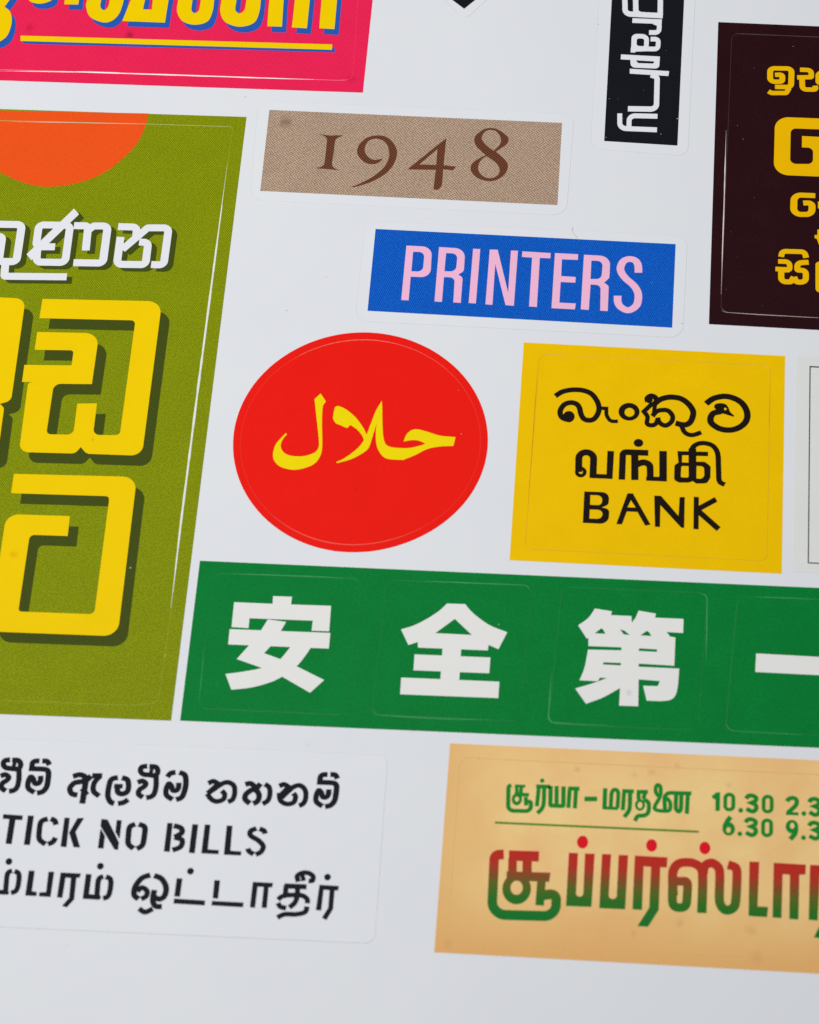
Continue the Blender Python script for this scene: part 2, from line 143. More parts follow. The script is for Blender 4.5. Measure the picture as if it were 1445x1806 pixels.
s = dict(name='pale_grey_sticker', label='pale grey sticker with thin black ruled frame at the right edge', panel=('pale_grey', '4718,2499 6956,2477 6854,-614 4708,-581'), cuts=[], parts=[])
STICKERS.append(s)
s['parts'].append(('ruled_frame', 'frame_black', 3, None, [('P', '4886,2368 6813,2352 6720,-466 4894,-460', '4901,2348 6799,2330 6707,-447 4909,-444')], None))
s = dict(name='green_strip', label='long dark green printed strip running beneath the four white Chinese characters', cat='printed strip', panel=('green', '-2520,-819 6431,-784 6292,-2906 -2525,-2988'), cuts=[], parts=[])
STICKERS.append(s)
s = dict(name='character_sticker', label='green character sticker with a roofed white character, leftmost on the strip', cat='character sticker', group='character stickers on the green strip', ontop=1, bodymat='green', body='-2327,-982^103 -529,-964^103 -542,-2802^103 -2319,-2811^103', cuts=[('green_cut', '-2327,-982^103 -529,-964^103 -542,-2802^103 -2319,-2811^103', 0.12, 2), ('green_edge', '-2243,-982 -1616,-968 -1058,-961 -605,-968 -547,-1004', 0.1, 0), ('green_edge', '-2346,-1986 -2332,-2367 -2323,-2744', 0.1, 0)], parts=[])
STICKERS.append(s)
s['parts'].append(('character', 'char_white', 3, None, [('P', '-1575,-1259 -1343,-1256 -1344,-1362 -856,-1354 -849,-1701 -1062,-1704 -1061,-1568 -1831,-1577 -1831,-1712 -2038,-1708 -2042,-1368 -1570,-1365'), ('P', '-2057,-1737 -833,-1722 -833,-1935 -2056,-1945'), ('P', '-1608,-1580 -1382,-1602 -1436,-1730 -1532,-1931 -1609,-2039 -1406,-2107 -1201,-2192 -852,-2357 -1007,-2535 -1368,-2337 -1612,-2239 -1931,-2136 -1795,-1933 -1677,-1737'), ('P', '-1292,-1924 -1050,-1929 -1106,-2042~ -1201,-2192~ -1362,-2340~ -1506,-2427~ -1717,-2504~ -1954,-2548 -2047,-2342 -1846,-2301~ -1612,-2237~ -1488,-2166~ -1406,-2107~ -1339,-2006~')], None))
s = dict(name='character_sticker', label='green character sticker with a white character like a roof over three bars', cat='character sticker', group='character stickers on the green strip', ontop=1, bodymat='green', body='-210,-963^103 1561,-946^103 1526,-2768^103 -238,-2778^103', cuts=[('green_cut', '-210,-963^103 1561,-946^103 1526,-2768^103 -238,-2778^103', 0.12, 2), ('green_edge', '261,-953 953,-947 1471,-943 1542,-970', 0.14, 0), ('green_edge', '-249,-2733 -197,-2783 460,-2791 1202,-2772', 0.16, 0)], parts=[])
STICKERS.append(s)
s['parts'].append(('character', 'char_white', 3, None, [('P', '549,-1247 768,-1242 863,-1350~ 1001,-1460~ 1126,-1533~ 1302,-1596 1209,-1831 1087,-1779 1082,-1854 240,-1862 231,-1787 122,-1834 17,-1627 166,-1567~ 323,-1466~ 458,-1354~', '658,-1450 877,-1656 435,-1656'), ('P', '536,-1821 760,-1821 766,-2292 539,-2293'), ('P', '205,-1955 1119,-1947 1118,-2158 208,-2169'), ('P', '68,-2273 1246,-2263 1246,-2481 72,-2496')], None))
s = dict(name='character_sticker', label='green character sticker with the densest white character, beside the single bar', cat='character sticker', group='character stickers on the green strip', ontop=1, bodymat='green', body='1933,-941^103 3691,-932^103 3633,-2769^103 1863,-2779^103', cuts=[('green_cut', '1933,-941^103 3691,-932^103 3633,-2769^103 1863,-2779^103', 0.12, 2), ('green_edge', '3596,-937 3672,-964 3690,-1017 3698,-1425 3696,-1883', 0.15, 0), ('green_edge', '1860,-2059 1859,-2436 1856,-2705 1896,-2763 2145,-2771 2615,-2767', 0.15, 0)], parts=[])
STICKERS.append(s)
s['parts'].append(('character', 'char_white', 3, None, [('P', '2342,-1218 2549,-1244 2538,-1297 2785,-1295 2794,-1384 2835,-1321 2869,-1218 3080,-1248 3068,-1302 3413,-1301 3414,-1491 3215,-1489 3261,-1548 3324,-1557 3322,-1936 2896,-1931 2897,-1973 3382,-1971 3373,-2187~ 3350,-2320~ 3293,-2389~ 3176,-2415 3010,-2416 2960,-2222 3137,-2218^23 3157,-2149 2904,-2141 2912,-2497 2685,-2500 2688,-2267 2490,-2403~ 2292,-2498 2154,-2303 2353,-2226~ 2527,-2144 2441,-2143 2421,-2192 2200,-2192 2252,-2021~ 2284,-1777 2684,-1765 2682,-1725 2285,-1729 2282,-1620 2261,-1630 2150,-1456 2265,-1352~', '2428,-1483 2456,-1500 2483,-1554 2353,-1552', '2654,-1483 2711,-1499 2776,-1554 2703,-1550', '2977,-1487 3004,-1501 3036,-1554 2903,-1551', '2893,-1726 3110,-1729 3111,-1762 2892,-1762', '2475,-1936 2685,-1934 2685,-1967 2471,-1967')], None))
s = dict(name='character_sticker', label='green character sticker with one plain white horizontal bar, cut off at the right', cat='character sticker', group='character stickers on the green strip', ontop=1, bodymat='green', body='4061,-959^103 5805,-949^103 5717,-2755^103 3953,-2751^103', cuts=[('green_cut', '4061,-959^103 5805,-949^103 5717,-2755^103 3953,-2751^103', 0.12, 2), ('green_edge', '4253,-956 4730,-946 5037,-949', 0.12, 0), ('green_edge', '3972,-2713 4034,-2754 4354,-2758 4887,-2758', 0.14, 0)], parts=[])
STICKERS.append(s)
s['parts'].append(('character', 'char_white', 3, None, [('P', '4293,-1718 5342,-1725 5329,-1967 4287,-1966')], None))
s = dict(name='stencil_sticker', label='white sticker with black stencilled lettering reading STICK NO BILLS', body='-6438,-3356^118 -15,-3299^118 18,-5665^118 -6246,-5742^118', cuts=[], parts=[])
STICKERS.append(s)
s['parts'].append(('letter', 'stencil_black', 3, None, [('S', '-4491,-3613 -4553,-3627~ -4566,-3673~ -4529,-3717~ -4448,-3725~ -4359,-3730', 66, 67), ('S', '-4468,-3615 -4391,-3617~ -4357,-3664~ -4364,-3717', 66, 67), ('S', '-4460,-3673 -4411,-3681', 61, 63), ('S', '-4372,-3717 -4353,-3854~ -4360,-3958~ -4394,-4003~ -4450,-4018', 67, 67), ('S', '-4578,-3829 -4525,-3807~ -4479,-3836~ -4491,-3876~ -4541,-3920~ -4546,-3977~ -4487,-4017', 67, 66)], None))
s['parts'].append(('letter', 'stencil_black', 3, None, [('S', '-4219,-3700 -4219,-3639~ -4191,-3613~ -4139,-3608', 67, 67), ('S', '-4107,-3607 -4047,-3608~ -4014,-3655', 67, 67), ('S', '-4253,-3714 -4057,-3713~ -4015,-3745~ -4006,-3835~ -4011,-3938~ -4051,-4001~ -4115,-4022', 71, 67), ('S', '-4144,-4018 -4223,-3968~ -4238,-3891~ -4219,-3821~ -4184,-3841~ -4157,-3898~ -4113,-3896~ -4094,-3857~ -4101,-3797', 67, 66)], None))
s['parts'].append(('letter', 'stencil_black', 3, None, [('S', '-3716,-3784 -3636,-3758~ -3569,-3784~ -3586,-3837~ -3686,-3868~ -3732,-3940~ -3700,-4007~ -3631,-4020', 69, 68), ('S', '-3501,-3765 -3555,-3835 -3557,-3981 -3561,-4127', 74, 73), ('S', '-3590,-3932 -3516,-4013', 67, 66)], None))
s['parts'].append(('letter', 'stencil_black', 3, None, [('S', '-3489,-3764 -3368,-3757', 64, 70), ('S', '-3403,-3775 -3452,-3855~ -3448,-3958~ -3372,-4019', 67, 66)], None))
s['parts'].append(('letter', 'stencil_black', 3, None, [('S', '-3180,-3767 -3256,-3801~ -3274,-3914~ -3269,-4016~ -3229,-4086~ -3183,-4104', 69, 68), ('S', '-3133,-3768 -3066,-3790~ -3041,-3866~ -3048,-3944~ -3107,-3976~ -3158,-3955~ -3174,-3882', 69, 68), ('S', '-3213,-3879 -3108,-3878', 61, 59), ('S', '-3140,-4103 -3071,-4082~ -3025,-4042', 67, 66)], None))
s['parts'].append(('letter', 'stencil_black', 3, None, [('S', '-2848,-3603 -2910,-3617~ -2924,-3663~ -2888,-3707~ -2808,-3715~ -2719,-3720', 66, 66), ('S', '-2825,-3605 -2748,-3608~ -2716,-3654~ -2724,-3707', 66, 66), ('S', '-2818,-3664 -2770,-3671', 61, 63), ('S', '-2732,-3707 -2716,-3844~ -2725,-3948~ -2760,-3992~ -2816,-4008', 67, 66), ('S', '-2939,-3819 -2886,-3797~ -2841,-3825~ -2854,-3866~ -2904,-3910~ -2910,-3967~ -2853,-4006', 67, 66)], None))
s['parts'].append(('letter', 'stencil_black', 3, None, [('S', '-2500,-4014 -2577,-3963~ -2591,-3887~ -2570,-3817~ -2536,-3837~ -2511,-3894~ -2466,-3892~ -2447,-3853~ -2452,-3793', 67, 66), ('S', '-2596,-3729 -2562,-3680~ -2503,-3663', 67, 66), ('S', '-2460,-3661 -2394,-3688~ -2370,-3759~ -2367,-3862~ -2394,-3975~ -2461,-4013', 70, 66)], None))
s['parts'].append(('letter', 'stencil_black', 3, None, [('S', '-2102,-3784 -2046,-3752~ -1983,-3781 -2096,-3913', 64, 63), ('S', '-2102,-3914 -2044,-3983~ -1974,-4008~ -1903,-3975~ -1894,-3910~ -1934,-3867', 63, 63), ('S', '-2096,-3915 -1932,-3775~ -1859,-3758~ -1795,-3799~ -1777,-3887~ -1792,-3969~ -1845,-4007', 63, 63)], None))
s['parts'].append(('letter', 'stencil_black', 3, None, [('S', '-1663,-3772 -1605,-3755~ -1555,-3787~ -1522,-3840', 66, 66), ('S', '-1484,-3749 -1525,-3811~ -1596,-3848~ -1646,-3904~ -1644,-3963~ -1584,-4011', 69, 69), ('S', '-1562,-3818 -1506,-3860~ -1484,-3919~ -1499,-3978~ -1546,-4012', 69, 69)], None))
s['parts'].append(('letter', 'stencil_black', 3, None, [('S', '-1434,-3755 -1378,-3792~ -1361,-3880~ -1377,-3961~ -1435,-4009', 63, 63)], None))
s['parts'].append(('letter', 'stencil_black', 3, None, [('S', '-1261,-3769 -1204,-3745~ -1149,-3774 -1235,-3888', 63, 63), ('S', '-1253,-3854 -1229,-3952~ -1151,-3993~ -1072,-3968~ -1056,-3894~ -1087,-3851', 63, 62), ('S', '-1221,-3917 -1090,-3771~ -1010,-3750~ -949,-3808~ -935,-3904~ -957,-3977~ -1005,-4007', 63, 62)], None))
s['parts'].append(('letter', 'stencil_black', 3, None, [('S', '-787,-3681 -784,-3621~ -755,-3595~ -703,-3590', 67, 66), ('S', '-672,-3588 -613,-3590~ -582,-3637', 67, 66), ('S', '-821,-3695 -628,-3694~ -587,-3726~ -583,-3815~ -593,-3918~ -635,-3980~ -699,-4001', 70, 66), ('S', '-728,-3998 -803,-3947~ -814,-3871~ -792,-3801~ -759,-3822~ -735,-3879~ -691,-3876~ -671,-3837~ -674,-3778', 66, 65)], None))
s['parts'].append(('letter', 'stencil_black', 3, None, [('P', '-4476,-4313^6 -4241,-4317^6 -4241,-4377^6 -4321,-4377^6 -4324,-4688^6 -4398,-4686^6 -4396,-4373^6 -4476,-4373^6')], None))
s['parts'].append(('letter', 'stencil_black', 3, None, [('P', '-4183,-4313^6 -4111,-4312^6 -4108,-4687^6 -4182,-4686^6')], None))
s['parts'].append(('letter', 'stencil_black', 3, None, [('S', '-3942,-4342 -4016,-4385~ -4022,-4513~ -4004,-4610~ -3926,-4664', 67, 65), ('S', '-3908,-4340 -3857,-4362~ -3836,-4414', 67, 65), ('S', '-3820,-4575 -3846,-4632~ -3900,-4660', 67, 64)], None))
s['parts'].append(('letter', 'stencil_black', 3, None, [('P', '-3748,-4315^6 -3684,-4315^6 -3675,-4689^6 -3747,-4685^6'), ('P', '-3594,-4312^6 -3514,-4307^6 -3593,-4489^6 -3514,-4684^6 -3593,-4683^6 -3670,-4504^6')], None))
s['parts'].append(('letter', 'stencil_black', 3, None, [('P', '-3311,-4307^6 -3235,-4311^6 -3067,-4591^6 -3067,-4688^6 -3111,-4685^6 -3310,-4400^6'), ('P', '-3307,-4424^6 -3241,-4521^6 -3238,-4681^6 -3307,-4679^6'), ('P', '-3129,-4309^6 -3068,-4311^6 -3064,-4554^6 -3127,-4462^6')], None))
s['parts'].append(('letter', 'stencil_black', 3, None, [('S', '-2903,-4351 -2964,-4391~ -2967,-4501~ -2955,-4603~ -2887,-4659', 69, 65), ('S', '-2864,-4349 -2790,-4381~ -2780,-4490~ -2789,-4608~ -2850,-4662', 69, 65)], None))
s['parts'].append(('letter', 'stencil_black', 3, None, [('P', '-2529,-4312^6 -2465,-4311^6 -2459,-4679^6 -2530,-4675^6'), ('S', '-2449,-4344 -2362,-4369~ -2346,-4429~ -2426,-4489', 67, 65), ('S', '-2426,-4489 -2334,-4518~ -2340,-4604~ -2430,-4652', 66, 64)], None))
s['parts'].append(('letter', 'stencil_black', 3, None, [('P', '-2234,-4312^6 -2163,-4311^6 -2165,-4679^6 -2236,-4675^6')], None))
s['parts'].append(('letter', 'stencil_black', 3, None, [('P', '-2087,-4308^6 -2020,-4307^6 -2017,-4619^6 -1885,-4621^6 -1888,-4673^6 -2090,-4674^6')], None))
s['parts'].append(('letter', 'stencil_black', 3, None, [('P', '-1829,-4306^6 -1760,-4304^6 -1752,-4620^6 -1621,-4622^6 -1624,-4674^6 -1825,-4676^6')], None))
s['parts'].append(('letter', 'stencil_black', 3, None, [('S', '-1476,-4323 -1542,-4361~ -1534,-4418~ -1438,-4474~ -1375,-4543~ -1395,-4614~ -1454,-4652', 64, 62), ('S', '-1441,-4325 -1385,-4347~ -1368,-4385', 64, 62), ('S', '-1477,-4650 -1532,-4617~ -1552,-4580', 64, 61)], None))
s['parts'].append(('letter', 'stencil_black', 3, None, [('E', -4327, -4906, 40, 43), ('S', '-4314,-5290 -4324,-5076~ -4308,-5035~ -4272,-5020', 63, 60), ('S', '-4246,-5022 -4199,-5042~ -4180,-5100~ -4180,-5218~ -4201,-5272~ -4250,-5292', 63, 60), ('P', '-4490,-5267^6 -4305,-5260^6 -4269,-5286^6 -4279,-5319^6 -4482,-5324^6')], None))
s['parts'].append(('letter', 'stencil_black', 3, None, [('P', '-4079,-5003^6 -4008,-5004^6 -4007,-5259^6 -3949,-5263^6 -3946,-5316^6 -4079,-5318^6'), ('P', '-3847,-5004^6 -3779,-5002^6 -3780,-5318^6 -3919,-5318^6 -3919,-5267^6 -3842,-5260^6')], None))
s['parts'].append(('letter', 'stencil_black', 3, None, [('P', '-3704,-5007^6 -3464,-5005^6 -3472,-5060^6 -3509,-5062^6 -3502,-5333^6 -3575,-5435^6 -3636,-5421^6 -3565,-5314^6 -3575,-5071^6 -3636,-5067^6 -3642,-5320^6 -3707,-5319^6')], None))
s['parts'].append(('letter', 'stencil_black', 3, None, [('P', '-3407,-5007^6 -3338,-5008^6 -3337,-5256^6 -3210,-5255^6 -3192,-5290^6 -3209,-5320^6 -3406,-5319^6'), ('S', '-3244,-5280 -3251,-5093~ -3237,-5048~ -3198,-5028', 65, 62), ('S', '-3170,-5030 -3118,-5050~ -3100,-5108~ -3102,-5225~ -3123,-5279~ -3170,-5297', 64, 62), ('E', -3249, -4902, 40, 43)], None))
s['parts'].append(('letter', 'stencil_black', 3, None, [('S', '-2652,-4978 -2748,-5023~ -2812,-5135~ -2811,-5236~ -2754,-5283', 70, 67), ('S', '-2783,-5192 -2734,-5140~ -2671,-5175~ -2671,-5240~ -2725,-5282', 64, 63), ('S', '-2609,-4982 -2519,-5016~ -2454,-5114~ -2457,-5221~ -2508,-5269~ -2570,-5253', 70, 67), ('S', '-2585,-5160 -2587,-5297~ -2543,-5360~ -2474,-5358', 70, 67), ('S', '-2737,-5399 -2662,-5439~ -2576,-5393', 64, 63)], None))
s['parts'].append(('letter', 'stencil_black', 3, None, [('E', -2191, -4903, 40, 42), ('P', '-2342,-4998^6 -2274,-4999^6 -2278,-5228^6 -2346,-5227^6'), ('P', '-2345,-5252^6 -1981,-5255^6 -1979,-5317^6 -2345,-5315^6')], None))
s['parts'].append(('letter', 'stencil_black', 3, None, [('P', '-1902,-4996^6 -1834,-4997^6 -1833,-5225^6 -1898,-5224^6'), ('P', '-1902,-5255^6 -1533,-5254^6 -1534,-5314^6 -1903,-5312^6')], None))
s['parts'].append(('letter', 'stencil_black', 3, None, [('P', '-1453,-4993^6 -1216,-4992^6 -1220,-5049^6 -1262,-5051^6 -1259,-5308^6 -1320,-5307^6 -1321,-5050^6 -1390,-5051^6 -1395,-5313^6 -1456,-5309^6')], None))
s['parts'].append(('letter', 'stencil_black', 3, None, [('S', '-1082,-5022 -823,-5019', 64, 65), ('S', '-1061,-5013 -1060,-5140', 62, 65), ('S', '-929,-5015 -922,-5131~ -941,-5220~ -999,-5285', 62, 63), ('S', '-1031,-5134 -1102,-5156~ -1139,-5197', 60, 61), ('S', '-1135,-5235 -1105,-5280~ -1035,-5295', 60, 61), ('S', '-1086,-5137 -877,-5127~ -804,-5169~ -797,-5223', 60, 61), ('S', '-797,-5260 -813,-5329~ -910,-5363~ -1046,-5371~ -1127,-5417', 62, 60), ('S', '-923,-4962 -944,-4893~ -893,-4851~ -820,-4846~ -762,-4882~ -763,-4937~ -808,-4943', 61, 59), ('S', '-888,-4870 -862,-4947', 53, 57)], None))
s['parts'].append(('letter', 'stencil_black', 3, None, [('E', -592, -4884, 39, 42), ('P', '-677,-4983^6 -449,-4986^6 -454,-5043^6 -495,-5045^6 -493,-5273^6 -558,-5416^6 -614,-5387^6 -552,-5263^6 -554,-5045^6 -623,-5044^6 -628,-5302^6 -692,-5299^6')], None))
s = dict(name='cream_sticker', label='warm cream sticker with green show times and red-to-green Tamil lettering', panel=('cream', '711,-3103 7330,-3066 7114,-5728 707,-5730'), cuts=[('cream_cut', '7195,-3255 844,-3280^103 846,-5588^103 7022,-5577', 0.08, 1)], parts=[])
STICKERS.append(s)
s['parts'].append(('letter', 'leaf_green', 3, None, [('S', '1467,-3602 1434,-3619^36 1447,-3929^66 1711,-3921^61 1709,-3794^56 1649,-3808', 51, 51), ('S', '1654,-3853 1644,-3743', 48, 53), ('P', '1508,-3590 1632,-3588 1630,-3625 1506,-3628'), ('S', '1530,-3619 1538,-3709', 43, 47), ('S', '1583,-3616 1583,-3696', 45, 49), ('S', '1511,-3721 1681,-3713', 45, 47), ('R', 1542, -3777, 61, 80, 1542, -3777, 24, 31)], None))
s['parts'].append(('letter', 'leaf_green', 3, None, [('E', 1825, -3524, 26, 28), ('S', '1758,-3601 1923,-3596', 50, 51), ('S', '1790,-3604 1780,-3855', 49, 53), ('S', '1853,-3601 1857,-3811~ 1839,-3882~ 1790,-3942', 50, 53)], None))
s['parts'].append(('letter', 'leaf_green', 3, None, [('S', '1928,-3586 1936,-3836^15 2088,-3834^15 2079,-3583', 52, 53), ('S', '1998,-3582 2009,-3832', 50, 55)], None))
s['parts'].append(('letter', 'leaf_green', 3, None, [('S', '2132,-3607 2266,-3603', 50, 53), ('S', '2152,-3614 2148,-3854', 49, 53), ('S', '2226,-3609 2224,-3857', 49, 53)], None))
s['parts'].append(('dash', 'leaf_green', 3, None, [('S', '2330,-3729 2479,-3721', 58, 61)], None))
s['parts'].append(('letter', 'leaf_green', 3, None, [('S', '2567,-3579 2569,-3845', 52, 57), ('P', '2554,-3811 2728,-3808 2725,-3848 2553,-3851'), ('S', '2642,-3830 2643,-3650~ 2660,-3601~ 2691,-3591~ 2719,-3618~ 2723,-3696~ 2720,-3826', 48, 51)], None))
s['parts'].append(('letter', 'leaf_green', 3, None, [('S', '2768,-3603 2903,-3601', 48, 51), ('S', '2789,-3607 2784,-3847', 48, 53), ('S', '2859,-3603 2863,-3788~ 2850,-3858~ 2803,-3933', 51, 53)], None))
s['parts'].append(('letter', 'leaf_green', 3, None, [('S', '2937,-3604 3068,-3597', 48, 51), ('S', '2958,-3607 2962,-3702', 48, 53), ('S', '3032,-3603 3019,-3694', 48, 53), ('R', 2981, -3769, 59, 74, 2981, -3771, 27, 40), ('S', '3017,-3699 3073,-3726~ 3086,-3805~ 3073,-3871~ 3029,-3900~ 2961,-3912~ 2929,-3975', 50, 53)], None))
s['parts'].append(('letter', 'leaf_green', 3, None, [('S', '3216,-3638 3184,-3635~ 3156,-3581~ 3163,-3515~ 3188,-3501~ 3211,-3528~ 3216,-3618~ 3195,-3689~ 3159,-3761~ 3155,-3809~ 3200,-3828~ 3309,-3826~ 3334,-3791~ 3330,-3721~ 3300,-3675~ 3273,-3690', 47, 47), ('S', '3274,-3819 3265,-3655~ 3302,-3603~ 3347,-3594 3576,-3589', 50, 51), ('S', '3398,-3607 3399,-3787~ 3430,-3825~ 3457,-3799~ 3458,-3604', 50, 53), ('S', '3533,-3600 3529,-3851', 50, 55)], None))
s['parts'].append(('rule', 'rule_green', 3, None, [('P', '1301,-4075 3676,-4055 3676,-4082 1303,-4102')], None))
s['parts'].append(('digit', 'leaf_green', 3, None, [('P', '3863,-3559 3910,-3553 3911,-3792 3859,-3795 3856,-3652 3818,-3633 3814,-3603')], None))
s['parts'].append(('digit', 'leaf_green', 3, None, [('P', '3945,-3557^78 4086,-3549^78 4091,-3788^78 3951,-3796^78', '3994,-3601^25 4041,-3598^25 4042,-3745^25 3994,-3748^25')], None))
s['parts'].append(('full_stop', 'leaf_green', 3, None, [('E', 4153, -3769, 28, 31)], None))
s['parts'].append(('digit', 'leaf_green', 3, None, [('S', '4213,-3620 4235,-3584~ 4282,-3575~ 4327,-3599~ 4322,-3640~ 4276,-3668 4323,-3691~ 4333,-3732~ 4312,-3768~ 4276,-3775~ 4218,-3745', 53, 54)], None))
s['parts'].append(('digit', 'leaf_green', 3, None, [('P', '4392,-3558^78 4532,-3550^78 4536,-3788^78 4396,-3796^78', '4440,-3601^25 4487,-3598^25 4488,-3745^25 4439,-3748^25')], None))
s['parts'].append(('digit', 'leaf_green', 3, None, [('S', '4690,-3627 4706,-3596~ 4748,-3578~ 4790,-3591~ 4802,-3633~ 4782,-3681~ 4699,-3770', 53, 54), ('P', '4680,-3758 4824,-3757 4823,-3797 4676,-3799')], None))
s['parts'].append(('full_stop', 'leaf_green', 3, None, [('E', 4885, -3769, 28, 31)], None))
s['parts'].append(('digit', 'leaf_green', 3, None, [('S', '4944,-3622 4967,-3586~ 5014,-3577~ 5059,-3601~ 5053,-3643~ 5007,-3670 5054,-3693~ 5064,-3734~ 5042,-3770~ 5006,-3777~ 4948,-3747', 53, 54)], None))
s['parts'].append(('digit', 'leaf_green', 3, None, [('P', '5125,-3559^78 5265,-3551^78 5267,-3789^78 5127,-3797^78', '5173,-3602^25 5220,-3599^25 5219,-3746^25 5171,-3749^25')], None))
s['parts'].append(('digit', 'leaf_green', 3, None, [('R', 4019, -4012, 73, 86, 4017, -4026, 26, 36), ('S', '4038,-3859 3998,-3924~ 3970,-3997', 58, 62)], None))
s['parts'].append(('full_stop', 'leaf_green', 3, None, [('E', 4150, -4067, 28, 30)], None))
s['parts'].append(('digit', 'leaf_green', 3, None, [('S', '4212,-3921 4235,-3885~ 4281,-3876~ 4326,-3900~ 4322,-3941~ 4276,-3968 4323,-3992~ 4333,-4032~ 4311,-4067~ 4276,-4074~ 4218,-4045', 53, 53)], None))
s['parts'].append(('digit', 'leaf_green', 3, None, [('P', '4391,-3859^78 4530,-3851^78 4534,-4088^78 4395,-4096^78', '4439,-3902^25 4486,-3899^25 4486,-4045^25 4438,-4048^25')], None))
s['parts'].append(('digit', 'leaf_green', 3, None, [('R', 4750, -3942, 74, 87, 4752, -3931, 26, 38), ('S', '4799,-3959 4783,-4031~ 4731,-4102', 58, 61)], None))
s['parts'].append(('full_stop', 'leaf_green', 3, None, [('E', 4884, -4073, 28, 30)], None))
s['parts'].append(('digit', 'leaf_green', 3, None, [('S', '4947,-3922 4970,-3886~ 5017,-3878~ 5061,-3902~ 5056,-3942~ 5010,-3969 5057,-3993~ 5066,-4033~ 5044,-4068~ 5009,-4075~ 4951,-4046', 53, 53)], None))
s['parts'].append(('digit', 'leaf_green', 3, None, [('P', '5128,-3860^78 5267,-3852^78 5269,-4089^78 5130,-4097^78', '5176,-3903^25 5222,-3900^25 5221,-4046^25 5173,-4049^25')], None))
s['parts'].append(('letter', 'red_green_ink', 3, None, [('S', '1430,-4483 1321,-4495^142 1335,-5234^158 2070,-5213^150 2063,-4933^134 1917,-4960', 111, 123), ('S', '1878,-5090 1884,-4736', 99, 106), ('P', '1487,-4428 1837,-4420 1839,-4549 1491,-4558'), ('S', '1535,-4528 1543,-4725', 100, 107), ('S', '1704,-4519 1712,-4715', 108, 116), ('P', '1474,-4691 1983,-4678 1972,-4794 1480,-4804'), ('R', 1603, -4900, 165, 192, 1602, -4888, 70, 87)], None))
s['parts'].append(('letter', 'red_green_ink', 3, None, [('P', '2181,-4418 2288,-4416 2288,-4956^47 2372,-4954^47 2368,-4416 2481,-4413 2473,-5074 2180,-5079')], None))
s['parts'].append(('letter', 'red_green_ink', 3, None, [('P', '2565,-4411 2671,-4409 2663,-4961^47 2757,-4963^47 2758,-4412 2868,-4409 2860,-5081 2562,-5084')], None))
s['parts'].append(('letter', 'red_green_ink', 3, None, [('P', '2945,-4409 3323,-4410 3319,-4537 3244,-4538 3244,-5066 3129,-5278 3006,-5278 3134,-5043 3137,-4540 3051,-4537 3053,-5077 2943,-5076')], None))
s['parts'].append(('letter', 'red_green_ink', 3, None, [('S', '3403,-4880 3390,-4599~ 3436,-4496~ 3521,-4461~ 3645,-4473~ 3728,-4565~ 3737,-5074', 108, 110), ('S', '3393,-4703 3473,-4699~ 3556,-4709~ 3563,-4863~ 3550,-4989~ 3483,-5023~ 3411,-4997~ 3393,-4873~ 3396,-4703', 103, 108), ('S', '3737,-4594 3756,-4492~ 3831,-4450~ 3907,-4495~ 3930,-4583~ 3934,-4908~ 3975,-5001~ 4037,-5021~ 4104,-4974~ 4122,-4867~ 4127,-4571~ 4107,-4491~ 4020,-4462', 106, 111)], None))
s['parts'].append(('letter', 'red_green_ink', 3, None, [('P', '4266,-4407 4380,-4405 4370,-4956 4490,-4956 4482,-5081 4270,-5079')], None))
s['parts'].append(('letter', 'red_green_ink', 3, None, [('P', '4546,-4406 4917,-4407 4911,-4533 4843,-4537 4838,-5090 4734,-5088 4733,-4544 4651,-4541 4645,-5083 4543,-5081')], None))
s['parts'].append(('letter', 'red_green_ink', 3, None, [('P', '4962,-4407 5335,-4405 5329,-4531 5261,-4532 5257,-4977 5123,-5306 5015,-5295 5168,-4953 5172,-4528 5076,-4527 5056,-5088 4955,-5086')], None))
s['parts'].append(('dot', 'dot_red', 3, 'red dot above the lettering', [('E', 2334, -4276, 65, 81)], None))
s['parts'].append(('dot', 'dot_red', 3, 'red dot above the lettering', [('E', 3134, -4271, 64, 79)], None))
s['parts'].append(('dot', 'dot_red', 3, 'red dot above the lettering', [('E', 3750, -4268, 64, 79)], None))
s['parts'].append(('dot', 'dot_red', 3, 'red dot above the lettering', [('E', 5142, -4297, 63, 79)], None))
# ------------------------------------------------------------------ materials
LIGHT = 0.92      # how bright a white surface renders on this sheet

def lin(c):
    c /= 255.0
    return c / 12.92 if c <= 0.04045 else ((c + 0.055) / 1.055) ** 2.4

def rgb(r, g, b, k=1.0):
    return tuple(min(0.93, lin(v) / LIGHT * k) for v in (r, g, b)) + (1.0,)

MATS = {}

